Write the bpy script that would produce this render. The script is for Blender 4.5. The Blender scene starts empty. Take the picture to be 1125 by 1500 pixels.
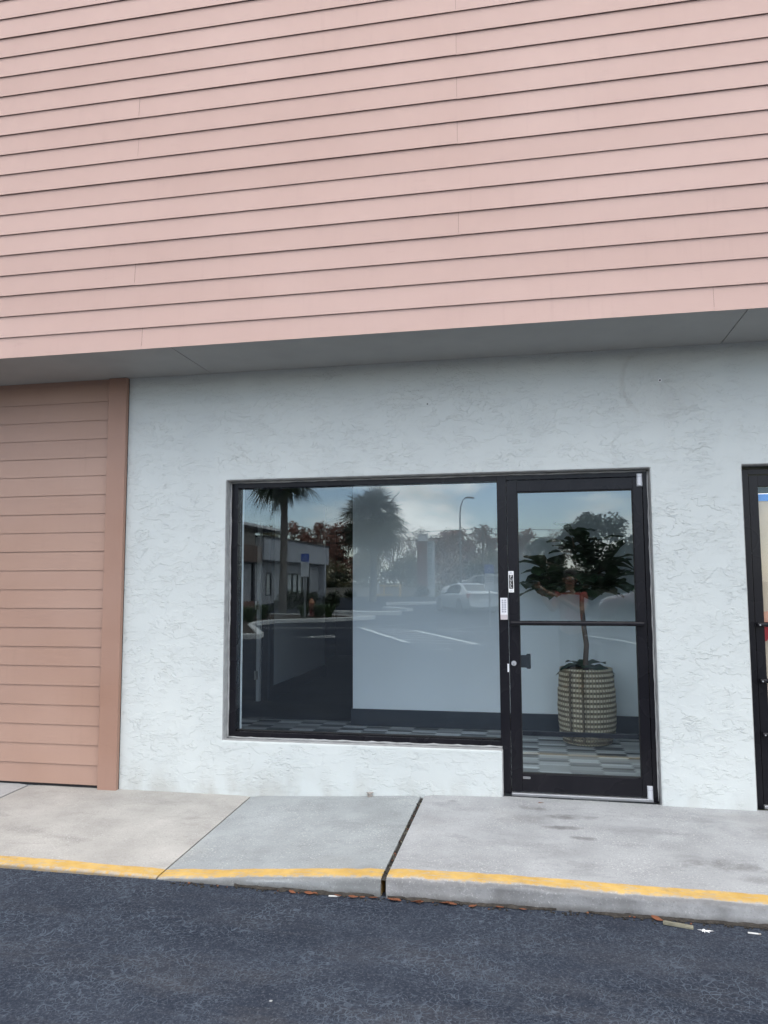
import bpy, bmesh, math, random
from mathutils import Vector, Matrix, Euler
R = math.radians
PI = math.pi
rnd = random.Random(7)
S = bpy.context.scene
COL = S.collection

# ------------------------------------------------------------------ helpers
class MB:
    """collects faces; build() links them as one mesh object"""
    def __init__(s): s.v = []; s.f = []; s.m = []
    def add(s, vs, fs, mi=0):
        o = len(s.v); s.v += [tuple(q) for q in vs]
        for f in fs: s.f.append([i + o for i in f]); s.m.append(mi)
        return s
    def box(s, x0, x1, y0, y1, z0, z1, mi=0, M=None):
        vs = [Vector((x, y, z)) for z in (z0, z1) for y in (y0, y1) for x in (x0, x1)]
        if M is not None: vs = [M @ q for q in vs]
        return s.add(vs, [(0, 2, 3, 1), (4, 5, 7, 6), (0, 1, 5, 4), (2, 6, 7, 3), (0, 4, 6, 2), (1, 3, 7, 5)], mi)
    def tube(s, pts, r, n=8, mi=0, caps=True):
        pts = [Vector(p) for p in pts]
        rs = r if isinstance(r, (list, tuple)) else [r] * len(pts)
        vs = []; up = None
        for i, p in enumerate(pts):
            t = (pts[min(i + 1, len(pts) - 1)] - pts[max(i - 1, 0)]).normalized()
            if up is None:
                up = t.orthogonal().normalized()
            up = (up - t * up.dot(t))
            up = up.normalized() if up.length > 1e-6 else t.orthogonal().normalized()
            b = t.cross(up)
            for k in range(n):
                a = 2 * PI * k / n
                vs.append(p + (up * math.cos(a) + b * math.sin(a)) * rs[i])
        fs = []
        for i in range(len(pts) - 1):
            for k in range(n):
                k2 = (k + 1) % n
                fs.append((i * n + k, i * n + k2, (i + 1) * n + k2, (i + 1) * n + k))
        if caps:
            fs.append(tuple(range(n))[::-1]); fs.append(tuple(range((len(pts) - 1) * n, len(pts) * n)))
        return s.add(vs, fs, mi)
    def lathe(s, prof, n=24, mi=0, c=(0, 0, 0)):
        vs = []
        for r, z in prof:
            for k in range(n):
                a = 2 * PI * k / n
                vs.append((c[0] + r * math.cos(a), c[1] + r * math.sin(a), c[2] + z))
        fs = []
        for i in range(len(prof) - 1):
            for k in range(n):
                k2 = (k + 1) % n
                fs.append((i * n + k, i * n + k2, (i + 1) * n + k2, (i + 1) * n + k))
        fs.append(tuple(range(n))[::-1]); fs.append(tuple(range((len(prof) - 1) * n, len(prof) * n)))
        return s.add(vs, fs, mi)
    def build(s, name, mats, parent=None, smooth=False, bevel=0, loc=None, segs=2):
        me = bpy.data.meshes.new(name)
        me.from_pydata(s.v, [], s.f)
        if not isinstance(mats, (list, tuple)): mats = [mats]
        for m in mats: me.materials.append(m)
        me.polygons.foreach_set('material_index', s.m)
        if smooth: me.polygons.foreach_set('use_smooth', [True] * len(s.f))
        me.update()
        o = bpy.data.objects.new(name, me); COL.objects.link(o)
        if parent is not None: o.parent = parent
        if loc is not None: o.location = loc
        if bevel:
            b = o.modifiers.new('bevel', 'BEVEL'); b.width = bevel; b.segments = segs; b.limit_method = 'ANGLE'; b.angle_limit = R(40)
        if smooth == 'angle':
            b = o.modifiers.new('edges', 'EDGE_SPLIT'); b.split_angle = R(38)
        return o

def tag(o, label=None, cat=None, group=None, kind=None):
    if label: o['label'] = label
    if cat: o['category'] = cat
    if group: o['group'] = group
    if kind: o['kind'] = kind
    return o
def empty(name, loc=(0, 0, 0), rz=0.0, **kw):
    o = bpy.data.objects.new(name, None); COL.objects.link(o)
    o.location = loc; o.rotation_euler = (0, 0, rz); o.empty_display_size = .2
    return tag(o, **kw)
def copy_tree(o, parent=None):
    c = o.copy(); COL.objects.link(c); c.parent = parent
    for ch in [q for q in bpy.data.objects if q.parent == o]: copy_tree(ch, c)
    return c
def interp(x, xs, ys):
    if x <= xs[0]: return ys[0]
    for i in range(len(xs) - 1):
        if x <= xs[i + 1]:
            t = (x - xs[i]) / (xs[i + 1] - xs[i]); return ys[i] * (1 - t) + ys[i + 1] * t
    return ys[-1]

# ------------------------------------------------------------------ materials
class NT:
    def __init__(s, name):
        s.mat = bpy.data.materials.new(name); s.mat.use_nodes = True
        s.t = s.mat.node_tree; s.b = s.t.nodes['Principled BSDF']
        s.out = s.t.nodes['Material Output']
    def n(s, typ, props=None, **ins):
        q = s.t.nodes.new(typ)
        for k, v in (props or {}).items(): setattr(q, k, v)
        for k, v in ins.items():
            key = int(k[1:]) if k[0] == 'i' and k[1:].isdigit() else k.replace('_', ' ')
            if isinstance(v, bpy.types.NodeSocket): s.t.links.new(v, q.inputs[key])
            else: q.inputs[key].default_value = v
        return q
    def set(s, **ins):
        for k, v in ins.items():
            k = k.replace('_', ' ')
            if isinstance(v, bpy.types.NodeSocket): s.t.links.new(v, s.b.inputs[k])
            else: s.b.inputs[k].default_value = v
        return s
    def obj(s): return s.n('ShaderNodeTexCoord').outputs['Object']
    def map(s, vec, scale=(1, 1, 1), loc=(0, 0, 0)):
        return s.n('ShaderNodeMapping', Vector=vec, Scale=scale, Location=loc).outputs[0]
    def noise(s, vec, scale, detail=4., rough=.55, dist=0.):
        return s.n('ShaderNodeTexNoise', Vector=vec, Scale=scale, Detail=detail, Roughness=rough, Distortion=dist).outputs['Fac']
    def m(s, op, a, b=0., c=0., clamp=False):
        return s.n('ShaderNodeMath', {'operation': op, 'use_clamp': clamp}, i0=a, i1=b, i2=c).outputs[0]
    def rmp(s, v, a, b, lo=0., hi=1.):
        return s.n('ShaderNodeMapRange', {'clamp': True}, i0=v, i1=a, i2=b, i3=lo, i4=hi).outputs[0]
    def mix(s, f, a, b, mode='MIX'):
        c = lambda v: v if isinstance(v, bpy.types.NodeSocket) else (v[0], v[1], v[2], 1.)
        q = s.n('ShaderNodeMix', {'data_type': 'RGBA', 'blend_type': mode}, i0=f, i6=c(a), i7=c(b))
        return q.outputs[2]
    def bump(s, h, strength=.3, dist=.01, normal=None):
        k = dict(Height=h, Strength=strength, Distance=dist)
        if normal is not None: k['Normal'] = normal
        return s.n('ShaderNodeBump', **k).outputs[0]
    def warp(s, vec, scale, amt):
        nz = s.n('ShaderNodeTexNoise', Vector=vec, Scale=scale, Detail=2.).outputs['Color']
        d = s.n('ShaderNodeVectorMath', {'operation': 'SUBTRACT'}, i0=nz, i1=(.5, .5, .5)).outputs[0]
        d = s.n('ShaderNodeVectorMath', {'operation': 'SCALE'}, i0=d, Scale=amt).outputs[0]
        return s.n('ShaderNodeVectorMath', {'operation': 'ADD'}, i0=vec, i1=d).outputs[0]
    def xyz(s, vec):
        q = s.n('ShaderNodeSeparateXYZ', i0=vec); return q.outputs[0], q.outputs[1], q.outputs[2]

def simple(name, c, rough=.6, var=.12, scale=8., metal=0., bump=0., bscale=60., spec=.5, emit=None, island=False):
    t = NT(name); o = t.obj()
    f = t.noise(o, scale, 5.)
    f = t.rmp(f, .3, .7)
    d = tuple(x * (1 - var) for x in c); l = tuple(min(1, x * (1 + var)) for x in c)
    col = t.mix(f, d, l)
    if island:
        r = t.n('ShaderNodeNewGeometry').outputs['Random Per Island']
        r = t.rmp(r, 0, 1, 1 - island, 1 + island)
        col = t.mix(1., col, t.n('ShaderNodeCombineXYZ', i0=r, i1=r, i2=r).outputs[0], 'MULTIPLY')
    t.set(Base_Color=col, Roughness=rough, Metallic=metal, Specular_IOR_Level=spec)
    if bump: t.set(Normal=t.bump(t.noise(o, bscale, 4.), bump, .01))
    if emit: t.set(Emission_Color=(*emit[0], 1), Emission_Strength=emit[1])
    return t.mat

def m_stucco():
    t = NT('stucco'); o = t.obj(); x, y, z = t.xyz(o)
    w = t.warp(t.map(o, (1, 1, 1.7)), 5., .16)
    a = t.noise(w, 7.5, 4., .62)
    p1 = t.rmp(a, .505, .525)                       # troweled plateaus with sharp lips
    b = t.noise(t.map(w, (.8, 1, 1.5), (3.3, 1, 7)), 14., 4., .62)
    p2 = t.rmp(b, .545, .56)
    c = t.noise(t.map(w, (1, 1, 1.2), (9, 4, 2)), 33., 3., .6)
    p3 = t.rmp(c, .6, .63)
    msk = t.rmp(t.noise(o, 1.7, 2.), .4, .6, .15, 1.)
    mk1 = t.rmp(t.noise(t.map(o, (1, 1, 1), (2, 5, 1)), 4.2, 3.), .40, .66)
    mk2 = t.rmp(t.noise(t.map(o, (1, 1, 1), (8, 3, 6)), 5.5, 3.), .44, .64)
    h = t.m('ADD', t.m('MULTIPLY', t.m('MULTIPLY', p1, .9), mk1), t.m('MULTIPLY', t.m('MULTIPLY', p2, .7), mk2))
    h = t.m('ADD', h, t.m('MULTIPLY', t.m('MULTIPLY', p3, .45), t.m('MULTIPLY', msk, mk2)))
    # ring ghost of a removed fixture
    dx = t.m('SUBTRACT', x, 1.10); dz = t.m('SUBTRACT', z, 2.79)
    rr = t.m('SQRT', t.m('ADD', t.m('MULTIPLY', dx, dx), t.m('MULTIPLY', dz, dz)))
    rr = t.m('ADD', rr, t.m('MULTIPLY', t.noise(o, 9., 3.), .05))
    ring = t.m('MULTIPLY', t.rmp(rr, .255, .27), t.rmp(rr, .30, .275))
    ring = t.m('MULTIPLY', ring, t.m('MULTIPLY', t.rmp(t.m('ADD', dx, t.m('MULTIPLY', dz, .6)), .06, -.08), t.rmp(t.noise(o, 6., 3.), .36, .55)))
    inner = t.rmp(rr, .42, .2)
    h = t.m('ADD', h, t.m('MULTIPLY', inner, t.m('MULTIPLY', t.noise(o, 60., 3.), 1.1)))
    h = t.m('ADD', h, t.m('MULTIPLY', ring, .5))
    big = t.noise(o, 3., 3.)
    fine = t.noise(o, 140., 3.)
    h = t.m('ADD', h, t.m('ADD', t.m('MULTIPLY', fine, .10), t.m('MULTIPLY', big, 1.2)))
    v = t.rmp(t.noise(o, 1.1, 4.), .35, .7)
    col = t.mix(v, (.552, .590, .582), (.602, .638, .624))
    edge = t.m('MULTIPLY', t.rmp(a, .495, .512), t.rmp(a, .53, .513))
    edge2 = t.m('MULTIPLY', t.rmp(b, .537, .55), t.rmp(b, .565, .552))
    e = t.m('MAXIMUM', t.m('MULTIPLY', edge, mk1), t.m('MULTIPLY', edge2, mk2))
    col = t.mix(t.m('MULTIPLY', e, .10), col, (.36, .36, .34))  # trowel lip edges darkened: their shadow lines painted in, with some groove dirt
    col = t.mix(t.m('MULTIPLY', inner, .16), col, (.42, .41, .38))
    col = t.mix(t.m('MULTIPLY', ring, .22), col, (.35, .34, .32))
    # pinholes
    vo = t.n('ShaderNodeTexVoronoi', {'feature': 'F1'}, Vector=o, Scale=4.2, Randomness=1.)
    hole = t.m('MULTIPLY', t.rmp(vo.outputs['Distance'], .030, .022), t.rmp(t.n('ShaderNodeSeparateColor', i0=vo.outputs['Color']).outputs[0], .62, .63))
    col = t.mix(t.m('MULTIPLY', hole, .8), col, (.05, .05, .05))
    # splash dirt just above the paving (a stain, follows the wall foot)
    ft = t.m('MULTIPLY', t.rmp(z, .14, -.06), t.rmp(t.noise(t.map(o, (1, 1, .4)), 7., 5.), .42, .66))
    col = t.mix(t.m('MULTIPLY', ft, .42), col, (.36, .34, .30))
    t.set(Base_Color=col, Roughness=.75, Specular_IOR_Level=.3, Normal=t.bump(h, .62, .0088))
    return t.mat

def m_siding(name, c, c2, grain=.35):
    t = NT(name); o = t.obj()
    r = t.n('ShaderNodeNewGeometry').outputs['Random Per Island']
    g = t.noise(t.map(o, (1.2, 1, 26)), 9., 5., .6)
    g2 = t.noise(t.map(o, (2.0, 1, 60)), 12., 3., .6)
    f = t.m('ADD', t.m('MULTIPLY', t.rmp(t.noise(o, 1.1, 4.), .3, .7), .6), t.m('MULTIPLY', r, .4))
    col = t.mix(f, c, c2)
    col = t.mix(t.m('MULTIPLY', t.rmp(g2, .62, .78), grain), col, tuple(x * .78 for x in c))
    dirt = t.rmp(t.noise(t.map(o, (.7, 1, 3), (4, 1, 1)), 5., 6., .7), .62, .8)
    col = t.mix(t.m('MULTIPLY', dirt, .22), col, tuple(x * .6 for x in c))
    stk = t.m('MULTIPLY', t.rmp(t.noise(t.map(o, (9, 1, .5)), 3., 5., .65), .55, .78), t.rmp(t.noise(t.map(o, (.5, 1, 1), (2, 2, 2)), 2., 3.), .4, .65))
    col = t.mix(t.m('MULTIPLY', stk, .16), col, tuple(x * .62 for x in c))
    fade = t.rmp(t.noise(t.map(o, (.35, 1, .5), (6, 1, 3)), 1.6, 3.), .4, .7)
    col = t.mix(t.m('MULTIPLY', fade, .12), col, (.66, .52, .48))
    vo = t.n('ShaderNodeTexVoronoi', {'feature': 'F1'}, Vector=t.map(o, (1, .01, 1)), Scale=1.9)
    sp = t.m('MULTIPLY', t.rmp(vo.outputs['Distance'], .016, .010), t.rmp(t.n('ShaderNodeSeparateColor', i0=vo.outputs['Color']).outputs[0], .7, .71))
    col = t.mix(t.m('MULTIPLY', sp, .7), col, (.06, .05, .05))
    h = t.m('ADD', t.m('MULTIPLY', g, .5), t.m('ADD', t.m('MULTIPLY', g2, .35), t.m('MULTIPLY', t.noise(o, 1.6, 2.), 3.)))
    t.set(Base_Color=col, Roughness=.55, Specular_IOR_Level=.35, Normal=t.bump(h, .22, .006))
    return t.mat

def m_concrete(name, c, stain=.4, paint=False, seed=0., speck=.3, smudge=None, lip=-1.487):
    t = NT(name); o0 = t.obj(); o = t.map(o0, (1, 1, 1), (seed, seed * .7, 0)); x, y, z = t.xyz(o0)
    f = t.rmp(t.noise(o, 2.2, 6., .62), .32, .68)
    col = t.mix(f, tuple(q * .80 for q in c), tuple(q * 1.14 for q in c))
    bl = t.rmp(t.noise(t.warp(t.map(o, (.6, 1.3, 1)), 3., .2), 3.4, 7., .68), .53, .72)
    col = t.mix(t.m('MULTIPLY', bl, stain * 1.35), col, tuple(q * .50 for q in c))
    rust = t.rmp(t.noise(t.map(o, (1, 1, 1), (5, 2, 1)), 1.8, 6., .6), .58, .76)
    col = t.mix(t.m('MULTIPLY', rust, .16), col, (c[0] * .95, c[1] * .80, c[2] * .62))
    sp = t.noise(o, 105., 3., .6)
    col = t.mix(t.m('MULTIPLY', t.m('MULTIPLY', t.rmp(sp, .58, .68), t.rmp(t.noise(o, 2.7, 4.), .35, .65, .15, 1.)), speck), col, (.72, .72, .70))
    sp2 = t.noise(t.map(o, (1, 1, 1), (7, 3, 0)), 80., 3., .6)
    col = t.mix(t.m('MULTIPLY', t.rmp(sp2, .58, .70), .45), col, tuple(q * .45 for q in c))
    if smudge:
        nz = t.noise(t.warp(o0, 6., .12), 7., 5., .65)
        for (sx, sy, ax, ay, k) in smudge:
            dx = t.m('DIVIDE', t.m('SUBTRACT', x, sx), ax); dy = t.m('DIVIDE', t.m('SUBTRACT', y, sy), ay)
            d = t.m('ADD', t.m('MULTIPLY', dx, dx), t.m('MULTIPLY', dy, dy))
            d = t.m('ADD', d, t.m('MULTIPLY', t.m('SUBTRACT', nz, .5), 5.5))
            col = t.mix(t.m('MULTIPLY', t.rmp(d, 1.1, -.5), k * .8), col, (.085, .08, .078))
    h = t.m('ADD', t.m('MULTIPLY', sp, .5), t.m('MULTIPLY', t.noise(o, 45., 4.), .8))
    rough = .85
    if paint:
        yy = t.m('ADD', y, t.m('MULTIPLY', t.m('SUBTRACT', t.noise(o, 14., 4.), .5), .022))
        yy = t.m('ADD', yy, t.m('MULTIPLY', t.m('SUBTRACT', t.noise(o, 2., 2.), .5), .03))
        pm = t.m('MULTIPLY', t.rmp(yy, -1.375, -1.383), t.rmp(yy, lip, lip + .011))
        wear = t.rmp(t.noise(t.map(o, (.6, 2.0, 1)), 22., 6., .72), .52, .66)
        edgew = t.m('MULTIPLY', t.rmp(yy, -1.455, -1.475), t.rmp(t.noise(o, 30., 4.), .42, .55))
        pm2 = t.m('MULTIPLY', pm, t.m('SUBTRACT', 1., t.m('MULTIPLY', t.m('MAXIMUM', wear, edgew), .75)))
        pc = t.mix(t.rmp(t.noise(o, 9., 5.), .3, .7), (.47, .29, .075), (.60, .395, .125))
        pc = t.mix(t.m('MULTIPLY', t.rmp(t.noise(t.map(o, (1, 1, 1), (2, 8, 0)), 11., 6., .7), .56, .75), .55), pc, (.26, .18, .10))
        col = t.mix(pm2, col, pc)
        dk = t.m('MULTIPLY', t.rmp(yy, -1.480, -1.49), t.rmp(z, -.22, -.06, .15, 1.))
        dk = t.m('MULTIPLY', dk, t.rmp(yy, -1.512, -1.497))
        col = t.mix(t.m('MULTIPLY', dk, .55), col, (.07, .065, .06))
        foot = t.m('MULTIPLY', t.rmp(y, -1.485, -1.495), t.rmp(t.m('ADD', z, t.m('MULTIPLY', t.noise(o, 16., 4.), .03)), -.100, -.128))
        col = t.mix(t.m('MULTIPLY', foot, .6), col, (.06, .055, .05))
    t.set(Base_Color=col, Roughness=rough, Specular_IOR_Level=.3, Normal=t.bump(h, .45, .004))
    return t.mat

def m_asphalt():
    t = NT('cracked_asphalt'); o = t.obj(); x, y, z = t.xyz(o)
    w = t.warp(t.warp(o, 9., .09), 40., .012)
    def cracks(sc, wd, off):
        v = t.n('ShaderNodeTexVoronoi', {'feature': 'DISTANCE_TO_EDGE'}, Vector=t.map(w, (1, 1, .001), off), Scale=sc).outputs['Distance']
        return t.rmp(v, wd, wd * .25)
    c1 = t.m('MULTIPLY', cracks(31., .065, (0, 0, 0)), t.rmp(t.noise(o, 3.2, 3.), .36, .60))
    c2 = t.m('MULTIPLY', cracks(58., .085, (3, 1, 0)), t.rmp(t.noise(t.map(o, (1, 1, 1), (6, 2, 0)), 4., 4.), .42, .62))
    brk = t.rmp(t.noise(o, 24., 3.), .36, .56, .15, 1.)
    cr = t.m('MULTIPLY', t.m('MAXIMUM', t.m('MULTIPLY', c1, .9), t.m('MULTIPLY', c2, .7)), brk)
    near = t.rmp(y, -8., -4.)
    cr = t.m('MULTIPLY', cr, near)
    f = t.rmp(t.noise(t.map(o, (.6, 1.6, 1)), 1.9, 5., .6), .35, .68)
    col = t.mix(f, (.021, .027, .041), (.037, .045, .062))
    dust = t.rmp(t.noise(t.warp(t.map(o, (.45, 1.7, 1), (1, 4, 0)), 2., .3), 2.6, 6., .62), .46, .74)
    dust = t.m('MULTIPLY', dust, t.rmp(y, -1.7, -2.6, .25, 1.))
    col = t.mix(t.m('MULTIPLY', dust, .62), col, (.085, .083, .085))
    gr = t.noise(o, 130., 3., .65)
    g2 = t.noise(t.map(o, (1, 1, 1), (3, 9, 0)), 72., 2., .6)
    col = t.mix(t.m('MULTIPLY', t.rmp(g2, .54, .70), .24), col, (.13, .14, .16))
    col = t.mix(t.m('MULTIPLY', t.rmp(g2, .46, .32), .30), col, (.012, .014, .02))
    col = t.mix(t.m('MULTIPLY', t.rmp(gr, .58, .72), .6), col, (.17, .185, .21))
    col = t.mix(t.m('MULTIPLY', t.rmp(gr, .42, .30), .6), col, (.007, .008, .012))
    col = t.mix(t.m('MULTIPLY', cr, .72), col, (.115, .14, .175))
    vo = t.n('ShaderNodeTexVoronoi', {'feature': 'F1'}, Vector=t.map(o, (1, 1, .01)), Scale=2.6)
    sp = t.m('MULTIPLY', t.rmp(vo.outputs['Distance'], .020, .012), t.rmp(t.n('ShaderNodeSeparateColor', i0=vo.outputs['Color']).outputs[0], .6, .61))
    col = t.mix(t.m('MULTIPLY', sp, .7), col, (.5, .5, .48))
    h = t.m('ADD', t.m('MULTIPLY', gr, .7), t.m('MULTIPLY', t.noise(o, 90., 3.), .6))
    h = t.m('SUBTRACT', h, t.m('MULTIPLY', cr, .5))
    t.set(Base_Color=col, Roughness=.92, Specular_IOR_Level=.06, Normal=t.bump(h, .7, .005))
    return t.mat

def m_tiles():
    t = NT('picket_tiles'); o = t.obj(); x, y, z = t.xyz(o)
    W, Hh = .235, .062
    zig = t.m('ABSOLUTE', t.m('SUBTRACT', t.m('FRACT', t.m('DIVIDE', y, Hh)), .5))
    xs = t.m('DIVIDE', t.m('ADD', x, t.m('MULTIPLY', t.m('SUBTRACT', zig, .25), .05)), W)
    cx = t.m('FLOOR', xs)
    off = t.m('MULTIPLY', t.m('MODULO', cx, 2.), .5)
    ys = t.m('ADD', t.m('DIVIDE', y, Hh), 0.)
    cy = t.m('FLOOR', ys)
    rn = t.n('ShaderNodeTexWhiteNoise', {'noise_dimensions': '2D'}, Vector=t.n('ShaderNodeCombineXYZ', i0=cx, i1=cy, i2=0.).outputs[0]).outputs['Value']
    alt = t.m('MODULO', t.m('ABSOLUTE', t.m('ADD', cx, t.m('FLOOR', t.m('DIVIDE', cy, 2.)))), 2.)
    f = t.m('ADD', t.m('MULTIPLY', rn, .55), t.m('MULTIPLY', alt, .45))
    col = t.mix(f, (.016, .02, .024), (.80, .82, .82))
    g = t.noise(t.map(o, (1.5, 8, 1)), 14., 4.)
    col = t.mix(t.m('MULTIPLY', t.rmp(g, .4, .7), .35), col, (.34, .345, .335))
    gx = t.m('ABSOLUTE', t.m('SUBTRACT', t.m('FRACT', xs), .5)); gy = t.m('ABSOLUTE', t.m('SUBTRACT', t.m('FRACT', ys), .5))
    gm = t.m('MAXIMUM', t.rmp(gx, .490, .496), t.rmp(gy, .465, .485))
    col = t.mix(t.m('MULTIPLY', gm, .6), col, (.10, .10, .10))
    t.set(Base_Color=col, Roughness=.5, Specular_IOR_Level=.2)
    return t.mat

def m_glass(name, r0, tint):
    t = NT(name)
    g = t.n('ShaderNodeNewGeometry')
    d = t.m('ABSOLUTE', t.n('ShaderNodeVectorMath', {'operation': 'DOT_PRODUCT'}, i0=g.outputs['Incoming'], i1=g.outputs['Normal']).outputs['Value'])
    k = t.m('POWER', t.m('SUBTRACT', 1., d, clamp=True), 5.)
    fr = t.m('ADD', r0, t.m('MULTIPLY', k, 1. - r0))
    tr = t.n('ShaderNodeBsdfTransparent', Color=(*tint, 1))
    o = t.obj()
    gl = t.n('ShaderNodeBsdfGlossy', Color=(.90, .98, 1, 1), Roughness=0.0)
    sm = t.noise(t.map(o, (1, 1, .5)), 3., 5., .6)
    mx = t.n('ShaderNodeMixShader', i0=fr, i1=tr.outputs[0], i2=gl.outputs[0])
    df = t.n('ShaderNodeBsdfDiffuse', Color=(.6, .62, .62, 1))
    film = t.m('MULTIPLY', t.rmp(sm, .45, .75), .0012)
    mx2 = t.n('ShaderNodeMixShader', i0=film, i1=mx.outputs[0], i2=df.outputs[0])
    t.t.links.new(mx2.outputs[0], t.out.inputs['Surface'])
    return t.mat

def m_alu():
    t = NT('dark_bronze_aluminium'); o = t.obj(); x, y, z = t.xyz(o)
    f = t.rmp(t.noise(t.map(o, (1, 1, .25)), 6., 4.), .3, .7)
    col = t.mix(f, (.007, .007, .010), (.013, .0125, .016))
    vo = t.n('ShaderNodeTexVoronoi', {'feature': 'F1'}, Vector=t.map(o, (1, .02, .7)), Scale=9.)
    ch = t.m('MULTIPLY', t.rmp(vo.outputs['Distance'], .045, .03), t.rmp(t.n('ShaderNodeSeparateColor', i0=vo.outputs['Color']).outputs[0], .68, .69))
    col = t.mix(t.m('MULTIPLY', ch, .75), col, (.45, .45, .47))
    sc = t.m('MULTIPLY', t.rmp(t.noise(t.map(o, (9, 9, 60), (1, 2, 3)), 6., 3.), .70, .73), t.rmp(z, .8, .1))
    col = t.mix(t.m('MULTIPLY', sc, .12), col, (.3, .3, .32))
    t.set(Base_Color=col, Roughness=t.rmp(t.noise(o, 3., 2.), .3, .7, .24, .30), Specular_IOR_Level=.22)
    return t.mat

def m_basket():
    t = NT('woven_straw'); o = t.obj(); x, y, z = t.xyz(o)
    zz = t.m('DIVIDE', z, .0425)
    fz = t.m('FRACT', zz)
    a = t.m('ARCTAN2', y, x)
    st = t.m('FRACT', t.m('ADD', t.m('MULTIPLY', a, 8.5), t.m('MULTIPLY', t.m('FLOOR', t.m('MULTIPLY', zz, 2.)), .5)))
    band = t.m('GREATER_THAN', fz, .5)
    stitch = t.rmp(t.m('ABSOLUTE', t.m('SUBTRACT', st, .5)), .26, .40)
    light = t.mix(t.rmp(t.noise(o, 30., 3.), .3, .7), (.62, .52, .36), (.80, .69, .50))
    dark = t.mix(t.rmp(t.noise(o, 30., 3.), .3, .7), (.15, .115, .07), (.28, .22, .14))
    col = t.mix(band, light, dark)
    col = t.mix(t.m('MULTIPLY', stitch, .6), col, (.07, .06, .045))
    h = t.m('SUBTRACT', 1., stitch)
    t.set(Base_Color=col, Roughness=.8, Normal=t.bump(h, .6, .006))
    return t.mat

def m_bark(name, c):
    t = NT(name); o = t.obj()
    f = t.rmp(t.noise(t.map(o, (1, 1, .35)), 9., 6., .65), .3, .7)
    t.set(Base_Color=t.mix(f, tuple(q * .55 for q in c), tuple(q * 1.25 for q in c)), Roughness=.9,
          Normal=t.bump(t.noise(t.map(o, (1, 1, .5)), 22., 5.), .8, .02))
    return t.mat

def m_leaf(name, c, c2, rough=.55, transl=.25):
    t = NT(name)
    r = t.n('ShaderNodeNewGeometry').outputs['Random Per Island']
    f = t.m('ADD', t.m('MULTIPLY', r, .7), t.m('MULTIPLY', t.rmp(t.noise(t.obj(), .9, 3.), .3, .7), .3))
    t.set(Base_Color=t.mix(f, c, c2), Roughness=rough, Specular_IOR_Level=.4)
    return t.mat

def m_brick():
    t = NT('brown_brick'); o = t.obj()
    b = t.n('ShaderNodeTexBrick', Vector=t.map(o, (1, 1, 1)), Color1=(.20, .085, .06, 1), Color2=(.27, .12, .09, 1), Mortar=(.3, .27, .25, 1), Scale=4.)
    t.set(Base_Color=b.outputs['Color'], Roughness=.85); return t.mat

def m_grass():
    t = NT('grass_ground'); o = t.obj()
    f = t.rmp(t.noise(o, .6, 6., .65), .3, .7)
    t.set(Base_Color=t.mix(f, (.05, .06, .025), (.11, .11, .05)), Roughness=.95,
          Normal=t.bump(t.noise(o, 30., 3.), .6, .03)); return t.mat

M = {}
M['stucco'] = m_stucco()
M['fascia'] = m_siding('faded_pink_siding_paint', (.468, .315, .270), (.525, .364, .316))
M['panel'] = m_siding('terracotta_siding_paint', (.330, .202, .150), (.395, .250, .188))
M['trim'] = m_siding('terracotta_trim_paint', (.30, .172, .122), (.345, .20, .145), .15)
M['soffit'] = simple('grey_soffit_paint', (.33, .335, .33), .7, .06, 3.)
M['dark'] = simple('dark_gap', (.015, .015, .016), .9)
M['roof'] = simple('roof_membrane', (.4, .4, .4), .9)
M['reveal'] = simple('bare_render_edge', (.34, .345, .345), .9, .16, 14., bump=.6, bscale=40.)
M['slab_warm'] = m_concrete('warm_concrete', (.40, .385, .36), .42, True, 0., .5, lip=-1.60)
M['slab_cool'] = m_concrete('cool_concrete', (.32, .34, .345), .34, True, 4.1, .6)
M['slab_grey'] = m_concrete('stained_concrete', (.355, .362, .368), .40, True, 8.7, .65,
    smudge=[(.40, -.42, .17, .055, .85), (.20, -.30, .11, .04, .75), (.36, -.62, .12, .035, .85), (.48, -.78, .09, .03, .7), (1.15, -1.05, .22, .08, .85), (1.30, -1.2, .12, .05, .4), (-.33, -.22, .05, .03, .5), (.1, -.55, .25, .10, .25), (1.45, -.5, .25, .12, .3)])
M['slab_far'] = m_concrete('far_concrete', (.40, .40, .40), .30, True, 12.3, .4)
M['asphalt'] = m_asphalt()
M['soil'] = simple('joint_dirt', (.035, .03, .025), .95, .5, 40., bump=.8, bscale=70.)
M['tiles'] = m_tiles()
M['carpet'] = simple('charcoal_carpet', (.016, .017, .020), .95, .3, 40.)
M['iwall'] = simple('interior_white_paint', (.87, .92, .94), .7, .02, 2.)
M['iwall2'] = simple('interior_grey_paint', (.62, .66, .68), .7, .02, 2.)
M['base'] = simple('navy_baseboard', (.018, .024, .034), .45, .1)
M['black'] = simple('black_paint_and_unlit_hall', (.005, .007, .011), .6, .1)
M['ceil'] = simple('ceiling_tile', (.85, .85, .85), .9, .03)
M['glass'] = m_glass('window_glass', .082, (.955, .985, 1.))
M['glass_door'] = m_glass('door_glass', .074, (.935, .97, .98))
M['glass_b'] = m_glass('side_door_glass', .03, (.96, .96, .96))
M['alu'] = m_alu()
M['gasket'] = simple('rubber_gasket', (.006, .006, .007), .7)
M['silver'] = simple('satin_silver', (.55, .56, .58), .35, .06, metal=.7)
M['silver_p'] = simple('silver_paint', (.62, .64, .67), .4, .06)
M['white_p'] = simple('white_plastic', (.72, .73, .76), .4, .04)
M['grey_p'] = simple('grey_plastic', (.36, .37, .42), .5, .05)
M['pinkgrey'] = simple('keypad_base', (.50, .46, .47), .5, .05)
M['label_black'] = simple('sign_black', (.012, .012, .013), .5)
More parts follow.
